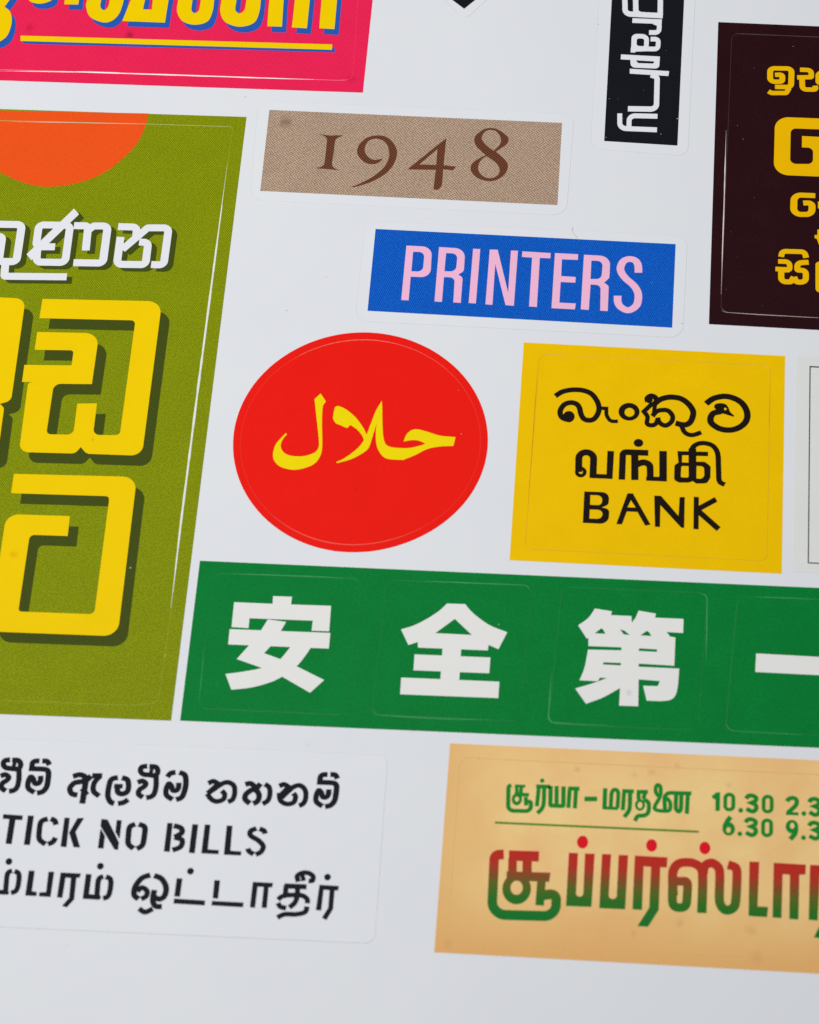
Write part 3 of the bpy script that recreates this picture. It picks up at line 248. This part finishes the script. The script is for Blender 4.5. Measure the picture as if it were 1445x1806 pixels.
class Nodes:
    def __init__(self, name):
        self.m = bpy.data.materials.new(name)
        self.m.use_nodes = True
        self.t = self.m.node_tree
        self.b = self.t.nodes['Principled BSDF']
        MATS[name] = self.m
        self.pos = self.n('ShaderNodeNewGeometry').outputs['Position']
    def n(self, kind, **kw):
        x = self.t.nodes.new(kind)
        for k, v in kw.items():
            setattr(x, k, v)
        return x
    def link(self, a, b):
        self.t.links.new(a, b)
    def math(self, op, a, b=None, clamp=False):
        x = self.n('ShaderNodeMath', operation=op, use_clamp=clamp)
        for i, v in enumerate((a, b)):
            if v is None:
                continue
            if isinstance(v, (int, float)):
                x.inputs[i].default_value = v
            else:
                self.link(v, x.inputs[i])
        return x.outputs[0]
    def mix(self, f, a, b):
        x = self.n('ShaderNodeMix', data_type='RGBA')
        for i, v in ((0, f), (6, a), (7, b)):
            if isinstance(v, (int, float, tuple)):
                x.inputs[i].default_value = v
            else:
                self.link(v, x.inputs[i])
        return x.outputs[2]
    def noise(self, per_mm, detail=3.0, rough=0.55, off=(0, 0, 0)):
        mp = self.n('ShaderNodeMapping')
        mp.inputs['Location'].default_value = off
        mp.inputs['Scale'].default_value = (1000 * per_mm,) * 3
        self.link(self.pos, mp.inputs['Vector'])
        x = self.n('ShaderNodeTexNoise')
        x.inputs['Scale'].default_value = 1.0
        x.inputs['Detail'].default_value = detail
        x.inputs['Roughness'].default_value = rough
        self.link(mp.outputs[0], x.inputs['Vector'])
        return x.outputs['Fac']
    def ramp(self, f, lo, hi):
        x = self.n('ShaderNodeMapRange', clamp=True)
        x.inputs['From Min'].default_value = lo
        x.inputs['From Max'].default_value = hi
        self.link(f, x.inputs['Value'])
        return x.outputs['Result']
    def screen(self, pitch_mm, angle):
        """print screen: 0..1 dots on a square grid turned by angle"""
        mp = self.n('ShaderNodeMapping')
        k = 2 * math.pi / pitch_mm * 1000
        mp.inputs['Rotation'].default_value = (0, 0, math.radians(angle))
        mp.inputs['Scale'].default_value = (k, k, k)
        mp.vector_type = 'TEXTURE'
        mp.inputs['Scale'].default_value = (1 / k, 1 / k, 1 / k)
        self.link(self.pos, mp.inputs['Vector'])
        sp = self.n('ShaderNodeSeparateXYZ')
        self.link(mp.outputs[0], sp.inputs[0])
        s = self.math('ADD', self.math('SINE', sp.outputs[0]), self.math('SINE', sp.outputs[1]))
        return self.math('ADD', self.math('MULTIPLY', s, 0.25), 0.5)
    def stain(self, x, y, r, soft=1.0):
        """0..1 round blotch at (x, y) on the sheet, in 0.01 mm"""
        v = self.n('ShaderNodeVectorMath', operation='DISTANCE')
        self.link(self.pos, v.inputs[0])
        v.inputs[1].default_value = (x * 1e-5, y * 1e-5, 0)
        d = self.math('ADD', v.outputs['Value'], self.math('MULTIPLY', self.math('SUBTRACT', self.noise(1.2), 0.5), r * 1.2e-5))
        m = self.n('ShaderNodeMapRange', clamp=True, interpolation_type='SMOOTHSTEP')
        m.inputs['From Min'].default_value = r * 1e-5
        m.inputs['From Max'].default_value = 0.0
        self.link(d, m.inputs['Value'])
        return m.outputs['Result']
    def finish(self, color, rough=0.5, spec=0.3, bump=0.0, bump_mm=1.2):
        if isinstance(color, tuple):
            self.b.inputs['Base Color'].default_value = color
        else:
            self.link(color, self.b.inputs['Base Color'])
        self.b.inputs['Roughness'].default_value = rough
        self.b.inputs['Specular IOR Level'].default_value = spec
        if bump:
            bp = self.n('ShaderNodeBump')
            bp.inputs['Strength'].default_value = bump
            bp.inputs['Distance'].default_value = 0.00002
            self.link(self.noise(bump_mm, 4), bp.inputs['Height'])
            self.link(bp.outputs[0], self.b.inputs['Normal'])
        return self.m

def scale(c, k):
    return tuple(min(0.95, v * k) for v in c[:3]) + (1.0,)

def ink(name, c, grain=0.10, mottle=0.06, screen=None, rough=0.5, spec=0.03, stains=(), speck=0.0):
    """printed ink: fine paper grain, slow mottling, optional halftone screens (pitch, angle, rgb, amount)"""
    N = Nodes(name)
    base = rgb(*c)
    col = N.mix(N.ramp(N.noise(2.6, 5, 0.7), 0.28, 0.72), scale(base, 1 - grain), scale(base, 1 + grain))
    col = N.mix(N.ramp(N.noise(0.22, 3, 0.6, (3, 7, 1)), 0.3, 0.7), col, N.mix(0.5, col, scale(base, 1 - 2 * mottle)))
    for pitch, ang, c2, lo, hi, amt in (screen or ()):
        f = N.math('MULTIPLY', N.ramp(N.screen(pitch, ang), lo, hi), amt)
        col = N.mix(f, col, rgb(*c2))
    if speck:
        col = N.mix(N.math('MULTIPLY', N.ramp(N.noise(4.2, 2, 0.5, (1, 5, 2)), 0.44, 0.60), speck), col, scale(base, 0.42))
    for x, y, r, c2, amt in stains:
        col = N.mix(N.math('MULTIPLY', N.stain(x, y, r), amt), col, rgb(*c2))
    return N.finish(col, rough, spec, 0.25)

def px(s):
    a = s.split(',')
    return int(a[0]), int(a[1].rstrip('~'))

# white vinyl of the sheet and of the unprinted sticker margins
for nm, c in (('sheet_vinyl', (219, 221, 225)), ('sticker_vinyl', (220, 222, 226))):
    N = Nodes(nm)
    col = N.mix(N.ramp(N.noise(0.05, 2), 0.3, 0.7), rgb(c[0] - 1, c[1] - 1, c[2]), rgb(c[0] + 1, c[1] + 1, c[2]))
    col = N.mix(N.math('MULTIPLY', N.ramp(N.noise(0.55, 2, 0.5, (9, 2, 4)), 0.74, 0.80), 0.25), col, rgb(196, 197, 203))
    N.finish(col, 0.42, 0.08, 0.12, 0.5)

ink('pink', (237, 32, 80), 0.10, 0.07, screen=[(0.30, 20, (248, 70, 110), 0.62, 0.9, 0.45)], speck=0.12,
    stains=[(*px('-4354,7197'), 85, (140, 20, 40), 0.75), (*px('-5733,7253'), 120, (190, 20, 50), 0.5), (*px('-1270,6589'), 110, (190, 20, 55), 0.45)])
ink('yellow', (250, 202, 0), 0.04, 0.04, screen=[(0.27, 15, (236, 176, 0), 0.66, 0.9, 0.35)])
ink('yellow_big', (249, 200, 0), 0.035, 0.03, stains=[(*px('-4826,-855'), 75, (228, 165, 0), 0.7), (*px('-4054,824'), 22, (190, 90, 10), 0.8)])
ink('shadow_blue', (34, 82, 170), 0.10, 0.05, screen=[(0.27, 30, (70, 120, 200), 0.62, 0.9, 0.5)])
ink('olive', (133, 146, 6), 0.09, 0.10, screen=[(0.235, 40, (62, 76, 2), 0.60, 0.86, 0.80), (0.235, 40, (186, 196, 26), 0.40, 0.16, 0.55)], speck=0.36)
ink('olive_shadow', (64, 74, 20), 0.12, 0.06, screen=[(0.235, 40, (34, 40, 14), 0.60, 0.86, 0.8), (0.235, 40, (104, 116, 36), 0.36, 0.14, 0.5)])
ink('orange', (246, 80, 22), 0.08, 0.05, screen=[(0.26, 15, (255, 118, 60), 0.62, 0.9, 0.4)], speck=0.10)
ink('white_ink', (224, 225, 231), 0.01, 0.01)
ink('tan', (190, 163, 140), 0.08, 0.10, screen=[(0.29, 38, (92, 66, 50), 0.62, 0.84, 0.92), (0.29, 38, (224, 200, 178), 0.36, 0.14, 0.6), (0.205, 8, (150, 110, 80), 0.6, 0.9, 0.4)], speck=0.50,
    stains=[(*px('-2087,5838'), 130, (110, 78, 66), 0.6)])
ink('brown_ink', (98, 56, 38), 0.12, 0.06, screen=[(0.29, 38, (64, 32, 22), 0.60, 0.84, 0.85), (0.29, 38, (160, 106, 82), 0.34, 0.12, 0.6)])
ink('blue', (8, 88, 196), 0.10, 0.08, screen=[(0.24, 28, (6, 56, 156), 0.60, 0.88, 0.7), (0.24, 28, (44, 128, 226), 0.40, 0.14, 0.75)], speck=0.36)
ink('pale_pink', (238, 184, 212), 0.03, 0.03, screen=[(0.26, 25, (228, 156, 192), 0.62, 0.9, 0.5)])
ink('black', (24, 25, 31), 0.18, 0.08, rough=0.42)
ink('maroon', (43, 17, 22), 0.25, 0.18, rough=0.42)
ink('amber_ink', (245, 184, 0), 0.05, 0.04, screen=[(0.28, 20, (230, 160, 0), 0.62, 0.9, 0.45)])
ink('red', (242, 27, 17), 0.07, 0.05, speck=0.07, stains=[(*px('-695,286'), 16, (150, 10, 10), 0.7)])
ink('halal_yellow', (248, 213, 6), 0.03, 0.02)
ink('bank_yellow', (242, 190, 0), 0.05, 0.05)
ink('warm_black', (27, 20, 16), 0.15, 0.05)
ink('pale_grey', (219, 220, 217), 0.02, 0.02)
ink('frame_black', (70, 70, 70), 0.2, 0.1)
ink('green', (6, 124, 52), 0.15, 0.10, speck=0.16)
ink('char_white', (227, 226, 223), 0.01, 0.02, stains=[(*px('2799,-2324'), 60, (205, 205, 206), 0.8)])
ink('stencil_black', (23, 26, 33), 0.12, 0.05)
ink('leaf_green', (26, 132, 46), 0.08, 0.05)
ink('rule_green', (84, 132, 40), 0.08, 0.05)
ink('dot_red', (218, 24, 38), 0.05, 0.04)
# exposed paper along the kiss cuts, with edge highlights and groove shade coloured in
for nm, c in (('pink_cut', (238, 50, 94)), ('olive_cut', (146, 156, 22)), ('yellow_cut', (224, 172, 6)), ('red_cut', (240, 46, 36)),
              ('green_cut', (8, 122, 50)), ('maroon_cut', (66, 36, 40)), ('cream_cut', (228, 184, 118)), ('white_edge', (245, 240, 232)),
              ('pale_edge', (196, 186, 168)), ('bright_edge', (226, 220, 208)), ('bright_edge', (226, 220, 208)), ('red_edge', (248, 96, 72)), ('green_edge', (48, 150, 88)), ('dark_edge', (190, 140, 0)), ('vinyl_cut_shade', (206, 207, 212))):
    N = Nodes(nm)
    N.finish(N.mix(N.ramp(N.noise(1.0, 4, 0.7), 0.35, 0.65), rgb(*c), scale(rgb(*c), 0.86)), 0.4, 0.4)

# cream print: an aged-paper tint that is deeper round its rim, with foxing spots
N = Nodes('cream')
sp = N.n('ShaderNodeSeparateXYZ')
N.link(N.pos, sp.inputs[0])
cx0, cy0 = px('3397,-4176')
yb = px('3445,-5708')[1]
yt = px('3362,-3094')[1]
xl = px('744,-4472')[0]
low = N.ramp(sp.outputs[1], px('3417,-4811')[1] * 1e-5, yb * 1e-5)
left = N.ramp(sp.outputs[0], px('1500,-4428')[0] * 1e-5, (xl - 60) * 1e-5)
top = N.ramp(sp.outputs[1], px('3379,-3603')[1] * 1e-5, (yt + 60) * 1e-5)
col = N.mix(N.ramp(N.noise(0.12, 4, 0.6), 0.3, 0.7), rgb(242, 208, 142), rgb(232, 186, 124))
col = N.mix(N.math('MULTIPLY', top, 0.5), col, rgb(233, 186, 126))
col = N.mix(N.math('MULTIPLY', left, 0.75), col, rgb(224, 176, 110))
col = N.mix(N.math('MULTIPLY', low, 0.95), col, rgb(222, 168, 102))
col = N.mix(N.math('MULTIPLY', N.ramp(N.noise(2.0, 5, 0.7), 0.35, 0.75), 0.25), col, rgb(232, 184, 128))
for q, r, a in (('3104,-3335', 70, .35), ('2907,-3383', 60, .3), ('2233,-3355', 60, .35), ('3494,-5210', 80, .4), ('2969,-5366', 60, .3), ('4303,-5246', 110, .3), ('4373,-5571', 120, .3), ('3400,-3238', 60, .3), ('4003,-3459', 60, .3), ('855,-5622', 90, .3)):
    col = N.mix(N.math('MULTIPLY', N.stain(*px(q), r), a), col, rgb(196, 146, 92))
N.finish(col, 0.5, 0.03, 0.25)

# lettering printed from red down to green
N = Nodes('red_green_ink')
sp = N.n('ShaderNodeSeparateXYZ')
N.link(N.pos, sp.inputs[0])
f = N.ramp(sp.outputs[1], px('1499,-4400')[1] * 1e-5, px('1550,-5283')[1] * 1e-5)
cr = N.n('ShaderNodeValToRGB')
el = cr.color_ramp.elements
el[0].position, el[0].color = 0.0, rgb(192, 42, 34)
el[1].position, el[1].color = 1.0, rgb(10, 118, 46)
for p, c in ((0.22, (180, 52, 36)), (0.38, (132, 78, 40)), (0.50, (92, 102, 34)), (0.68, (46, 112, 36))):
    e = el.new(p)
    e.color = rgb(*c)
N.link(f, cr.inputs[0])
N.finish(N.mix(N.math('MULTIPLY', N.ramp(N.noise(3.0, 4), 0.3, 0.7), 0.12), cr.outputs[0], (0.02, 0.02, 0.02, 1)), 0.5, 0.03)

# ------------------------------------------------------------------ outlines
def parse(s):
    out = []
    for q in s.split():
        sm, r = False, 0.0
        if q.endswith('~'):
            sm, q = True, q[:-1]
        if '^' in q:
            q, rr = q.split('^')
            r = float(rr)
        x, y = q.split(',')
        out.append((np.array((float(x), float(y))), sm, r))
    return out

def catmull(p0, p1, p2, p3, n):
    t = np.linspace(0, 1, n, endpoint=False)[:, None]
    d1, d2 = (p2 - p0) * 0.5, (p3 - p1) * 0.5
    L = np.linalg.norm(p2 - p1)
    for d in (d1, d2):
        k = np.linalg.norm(d)
        if k > 1.3 * L:
            d *= 1.3 * L / k
    h00, h10 = 2 * t**3 - 3 * t**2 + 1, t**3 - 2 * t**2 + t
    h01, h11 = -2 * t**3 + 3 * t**2, t**3 - t**2
    return list(h00 * p1 + h10 * d1 + h01 * p2 + h11 * d2)

def flatten(s, closed):
    """control points -> polyline"""
    c = parse(s)
    n = len(c)
    # rounded corners first
    pts = []
    for i, (p, sm, r) in enumerate(c):
        if r and (closed or 0 < i < n - 1):
            a, b = c[i - 1][0], c[(i + 1) % n][0]
            u, v = a - p, b - p
            lu, lv = np.linalg.norm(u), np.linalg.norm(v)
            u, v = u / lu, v / lv
            ang = math.acos(max(-1, min(1, float(u @ v))))
            if ang > 3.05:
                pts.append((p, False))
                continue
            cut = min(r / math.tan(ang / 2), lu * 0.499, lv * 0.499)
            q0, q1 = p + u * cut, p + v * cut
            k = max(4, int(2 + (math.pi - ang) * 5))
            # circular-ish arc as a rational quadratic
            w = math.sin(ang / 2)
            for j in range(k + 1):
                t = j / k
                den = (1 - t)**2 + 2 * w * t * (1 - t) + t * t
                pts.append((((1 - t)**2 * q0 + 2 * w * t * (1 - t) * p + t * t * q1) / den, False))
        else:
            pts.append((p, sm))
    n = len(pts)
    out = []
    rng = range(n if closed else n - 1)
    for i in rng:
        p1, s1 = pts[i]
        p2, s2 = pts[(i + 1) % n]
        if not (s1 or s2):
            out.append(p1)
            continue
        p0 = pts[i - 1][0] if (s1 and (closed or i > 0)) else p1
        p3 = pts[(i + 2) % n][0] if (s2 and (closed or i + 2 < n)) else p2
        if not s1:
            p0 = p1 - (p2 - p1) * 0.6
        if not s2:
            p3 = p2 + (p2 - p1) * 0.6
        m = int(max(3, min(12, np.linalg.norm(p2 - p1) / 16)))
        out += catmull(p0, p1, p2, p3, m)
    if not closed:
        out.append(pts[-1][0])
    res = [out[0]]
    for q in out[1:]:
        if np.linalg.norm(q - res[-1]) > 0.05:
            res.append(q)
    if closed and np.linalg.norm(res[0] - res[-1]) < 0.05:
        res.pop()
    return np.array(res)

def offset(path, wl, wr):
    """left and right offset lines of a polyline, mitred"""
    n = len(path)
    d = path[1:] - path[:-1]
    d /= np.linalg.norm(d, axis=1)[:, None]
    nrm = np.stack([-d[:, 1], d[:, 0]], 1)
    L, R = [], []
    for i in range(n):
        a, b = nrm[max(0, i - 1)], nrm[min(n - 2, i)]
        m = a + b
        k = float(m @ m)
        m = m * (2.0 / k) if k > 0.5 else b
        L.append(path[i] + m * wl[i])
        R.append(path[i] - m * wr[i])
    return np.array(L), np.array(R)

def stroke(s, wx, wy):
    p = flatten(s, False)
    k = wx / wy
    q = p * np.array((1, k))
    h = np.full(len(q), wx / 2.0)
    L, R = offset(q, h, h)
    return np.concatenate([L, R[::-1]]) / np.array((1, k))

def ellipse(cx, cy, rx, ry, n=40):
    a = np.linspace(0, 2 * math.pi, n, endpoint=False)
    return np.stack([cx + rx * np.cos(a), cy + ry * np.sin(a)], 1)

def regions(shapes):
    out = []
    for sh in shapes:
        k = sh[0]
        if k == 'P':
            out.append((flatten(sh[1], True), [flatten(h, True) for h in sh[2:]]))
        elif k == 'S':
            out.append((stroke(*sh[1:]), []))
        elif k == 'E':
            out.append((ellipse(*sh[1:]), []))
        elif k == 'R':
            out.append((ellipse(*sh[1:5]), [ellipse(*sh[5:])]))
    return out

def winding(poly, pts):
    """nonzero winding test"""
    a, b = poly, np.roll(poly, -1, 0)
    x, y = pts[:, 0][:, None], pts[:, 1][:, None]
    cr = (b[:, 0] - a[:, 0])[None] * (y - a[:, 1][None]) - (b[:, 1] - a[:, 1])[None] * (x - a[:, 0][None])
    up = (a[:, 1][None] <= y) & (b[:, 1][None] > y) & (cr > 0)
    dn = (a[:, 1][None] > y) & (b[:, 1][None] <= y) & (cr < 0)
    return (up.sum(1) - dn.sum(1)) != 0

def fill(regs):
    """one clean triangulated sheet covering the union of all regions"""
    verts, edges = [], []
    for outer, holes in regs:
        for lp in [outer] + holes:
            b = len(verts)
            verts += [Vector((float(p[0]), float(p[1]))) for p in lp]
            edges += [(b + i, b + (i + 1) % len(lp)) for i in range(len(lp))]
    v, e, f, *_ = delaunay_2d_cdt(verts, edges, [], 0, 0.01)
    v = np.array([(p.x, p.y) for p in v])
    f = np.array([t[:3] for t in f])
    c = v[f].mean(1)
    keep = np.zeros(len(f), bool)
    for outer, holes in regs:
        ins = winding(outer, c)
        for h in holes:
            ins &= ~winding(h, c)
        keep |= ins
    f = f[keep]
    used = np.unique(f)
    remap = -np.ones(len(v), int)
    remap[used] = np.arange(len(used))
    v, f = v[used], remap[f]
    a = v[f]
    area2 = (a[:, 1, 0] - a[:, 0, 0]) * (a[:, 2, 1] - a[:, 0, 1]) - (a[:, 1, 1] - a[:, 0, 1]) * (a[:, 2, 0] - a[:, 0, 0])
    f[area2 < 0] = f[area2 < 0][:, ::-1]
    return v, f

# ------------------------------------------------------------------ objects
U = 1e-5          # 0.01 mm in metres
MM = 1e-3

def link(name, verts, faces, mats, parent=None, fmat=None, label=None):
    verts = np.asarray(verts, float)
    lo, hi = verts.min(0), verts.max(0)
    c = (lo + hi) / 2
    c[2] = lo[2]
    me = bpy.data.meshes.new(name)
    me.from_pydata([tuple(p) for p in verts - c], [], [tuple(int(i) for i in f) for f in faces])
    for m in mats:
        me.materials.append(MATS[m])
    if fmat is not None:
        me.polygons.foreach_set('material_index', fmat)
    me.update()
    o = bpy.data.objects.new(name, me)
    COL.objects.link(o)
    if parent is not None:
        base = Vector((0, 0, 0))
        q = parent
        while q is not None:
            base += q.location
            q = q.parent
        o.parent = parent
        o.location = Vector(c) - base
    else:
        o.location = c
    if label:
        o['label'] = label
    return o

def flat(name, regs, z, mat, parent=None, label=None):
    v, f = fill(regs)
    return link(name, np.column_stack([v * U, np.full(len(v), z)]), f, [mat], parent, label=label)

def slab(name, outline, z0, z1, mat, parent=None):
    v, f = fill([(outline, [])])
    verts = [tuple(p * U) + (z1,) for p in v]
    faces = [tuple(t) for t in f]
    n = len(outline)
    b = len(verts)
    ar = 0.5 * np.sum(outline[:, 0] * np.roll(outline[:, 1], -1) - np.roll(outline[:, 0], -1) * outline[:, 1])
    ring = outline if ar > 0 else outline[::-1]
    verts += [tuple(p * U) + (z1,) for p in ring] + [tuple(p * U) + (z0,) for p in ring]
    for i in range(n):
        j = (i + 1) % n
        faces.append((b + n + i, b + n + j, b + j, b + i))
    return link(name, verts, faces, [mat], parent)

def ridge(name, path, width, z, mat, parent, closed, taper, vary=0.2):
    """a kiss cut: a low raised lip along the cut, width in mm"""
    if closed:
        path = np.concatenate([path, path[:2]])
    # denser points so that the taper and the small irregularities read
    dense = [path[0]]
    for a, b in zip(path[:-1], path[1:]):
        k = max(1, int(np.linalg.norm(b - a) / 120))
        dense += [a + (b - a) * (i + 1) / k for i in range(k)]
    path = np.array(dense)
    n = len(path)
    h = np.full(n, width * 100 / 2)
    if taper:
        t = np.linspace(0, 1, n)
        h = h * np.clip(np.minimum(t, 1 - t) * 4, 0.12, 1)
    h = h * np.array([random.uniform(1 - vary, 1 + vary) for _ in range(n)])
    L, R = offset(path, h, h)
    verts = []
    for i in range(n):
        verts += [tuple(L[i] * U) + (z,), tuple(path[i] * U) + (z + 0.35 * h[i] * U,), tuple(R[i] * U) + (z,)]
    faces = []
    for i in range(n - 1):
        a = 3 * i
        faces += [(a, a + 1, a + 4, a + 3), (a + 1, a + 2, a + 5, a + 4)]
    bm_faces = [f[::-1] for f in faces]
    return link(name, verts, bm_faces, [mat], parent)

def root(name, label, cat, loc, group=None):
    o = bpy.data.objects.new(name, None)
    COL.objects.link(o)
    o.empty_display_size = 0.005
    o.location = loc
    o['label'] = label
    o['category'] = cat
    if group:
        o['group'] = group
    return o

# ------------------------------------------------------------------ the setting
def box(name, x0, x1, y0, y1, z0, z1, mat):
    v = [(x, y, z) for z in (z0, z1) for y in (y0, y1) for x in (x0, x1)]
    f = [(0, 2, 3, 1), (4, 5, 7, 6), (0, 1, 5, 4), (2, 6, 7, 3), (0, 4, 6, 2), (1, 3, 7, 5)]
    o = link(name, v, f, [mat])
    o['kind'] = 'structure'
    return o

N = Nodes('table_white')
N.finish(N.mix(N.noise(0.05), rgb(205, 206, 210), rgb(214, 215, 219)), 0.6, 0.3)
box('tabletop', -0.9, 0.9, -0.6, 0.8, -0.0204, -0.0004, 'table_white')
box('backing_sheet', -0.150, 0.125, -0.125, 0.215, -0.0003, 0.0, 'sheet_vinyl')

# ------------------------------------------------------------------ the stickers
BODY, PANEL, INK = 0.03 * MM, 0.02 * MM, 0.004 * MM
strip_top = PANEL
for s in STICKERS:
    outline = flatten(s['body'] if 'body' in s else s['panel'][1], True)
    z0 = strip_top + 0.001 * MM if s.get('ontop') else 0.0
    c = (outline.min(0) + outline.max(0)) / 2 * U
    r = root(s['name'], s['label'], s.get('cat', 'sticker'), (c[0], c[1], z0), s.get('group'))
    z = z0
    if 'body' in s:
        t = 0.012 * MM if s.get('ontop') else BODY
        slab('sticker_base', outline, z, z + t, s.get('bodymat', 'sticker_vinyl'), r)
        if not s.get('ontop'):
            ridge('cut_line', outline, 0.085, 0.0005 * MM, 'vinyl_cut_shade', r, True, False, 0.08)  # grey strip paints the shade of the cut groove; no gap is modelled
        z += t
    if 'panel' in s:
        t = INK if 'body' in s else PANEL
        slab('printed_panel', flatten(s['panel'][1], True), z, z + t, s['panel'][0], r)
        z += t
    for m, p, w, closed in s['cuts']:
        if closed == 2:
            ridge('cut_line', flatten(p, True), w, z0 + 0.001 * MM, m, r, True, False)
        else:
            ridge('cut_line' if closed else 'cut_edge', flatten(p, bool(closed)), w, z + (0.001 if closed else 0.0022) * MM, m, r, bool(closed), not closed)  # pale cut_edge strips carry bare paper and the cut's highlights as colour
    for name, mat, lvl, label, shapes, sub in s['parts']:
        o = flat(name, regions(shapes), z + INK * (lvl - 2), mat, r, label)
        if sub:
            flat(sub[0], regions(sub[2]), z + INK * (sub[3] - 2), sub[1], o)

# ------------------------------------------------------------------ dust and lint lying on the sheet
for nm, c in (('dust_grey', (150, 148, 150)), ('dust_pale', (232, 232, 230))):
    N = Nodes(nm)
    N.finish(N.mix(N.noise(6), rgb(*c), scale(rgb(*c), 0.8)), 0.7, 0.2)
DUST = [('2855,3514', 9, 1), ('-3363,-967', 16, 1), ('-1328,3406', 10, 0), ('-1794,2869', 9, 0), ('4615,7397', 9, 1), ('3902,6057', 6, 1), ('4140,4911', 6, 1),
        ('3813,3465', 6, 1), ('3981,5839', 6, 1), ('2195,6416', 9, 1), ('3107,6131', 14, 1), ('2898,5872', 9, 1), ('2177,5784', 9, 1), ('2308,6421', 6, 1),
        ('1989,7660', 10, 0), ('3227,7647', 8, 0), ('567,1145', 12, 1), ('489,1781', 7, 1), ('3265,2921', 10, 0), ('814,6120', 6, 0), ('-2667,6233', 9, 0),
        ('1194,-1500', 12, 1), ('4280,3237', 5, 1), ('3940,3960', 5, 1), ('3858,4353', 5, 1), ('4099,7019', 5, 1), ('2920,7251', 5, 1), ('2641,6576', 5, 1), ('2396,6099', 5, 1)]
verts, faces, fm = [], [], []
for q, rad, pale in DUST:
    x, y = px(q)
    n = 7
    b = len(verts)
    rr = [rad * random.uniform(0.6, 1.2) * 0.62 for _ in range(n)]
    for lvl, k, h in ((0, 1.0, 0.0), (1, 0.6, 0.5)):
        for i in range(n):
            a = 2 * math.pi * i / n
            verts.append(((x + rr[i] * k * math.cos(a)) * U, (y + rr[i] * k * math.sin(a)) * U, 0.055 * MM + 0.03 * MM + rad * h * U))
    for i in range(n):
        j = (i + 1) % n
        faces.append((b + i, b + j, b + n + j, b + n + i))
        fm.append(pale)
    faces.append(tuple(range(b + n, b + 2 * n)))
    fm.append(pale)
d = link('dust', verts, faces, ['dust_grey', 'dust_pale'], None, fm)
d['kind'] = 'stuff'
d['label'] = 'tiny pale and grey dust specks scattered over the stickers'

def fibre(name, label, s, width, z):
    p = flatten(s, False)
    c = p.mean(0)
    h = np.full(len(p), width * 50.0)
    L, R = offset(p, h, h)
    verts, faces = [], []
    for i in range(len(p)):            # a round thread: top, left, right and underside
        verts += [tuple(L[i] * U) + (z,), tuple(p[i] * U) + (z + width * MM / 2,), tuple(R[i] * U) + (z,), tuple(p[i] * U) + (z - width * MM / 2,)]
    for i in range(len(p) - 1):
        for k in range(4):
            a, b = 4 * i + k, 4 * i + (k + 1) % 4
            faces.append((a, a + 4, b + 4, b))
    o = link(name, verts, faces, ['dust_grey'])
    o['label'] = label
    o['category'] = 'lint'

fibre('lint_fibre', 'fine curved grey lint fibre across the top edge of the blue sticker', '1812,4331 1799,4290~ 1824,4238~ 1863,4187~ 1895,4126', 0.035, 0.06 * MM)
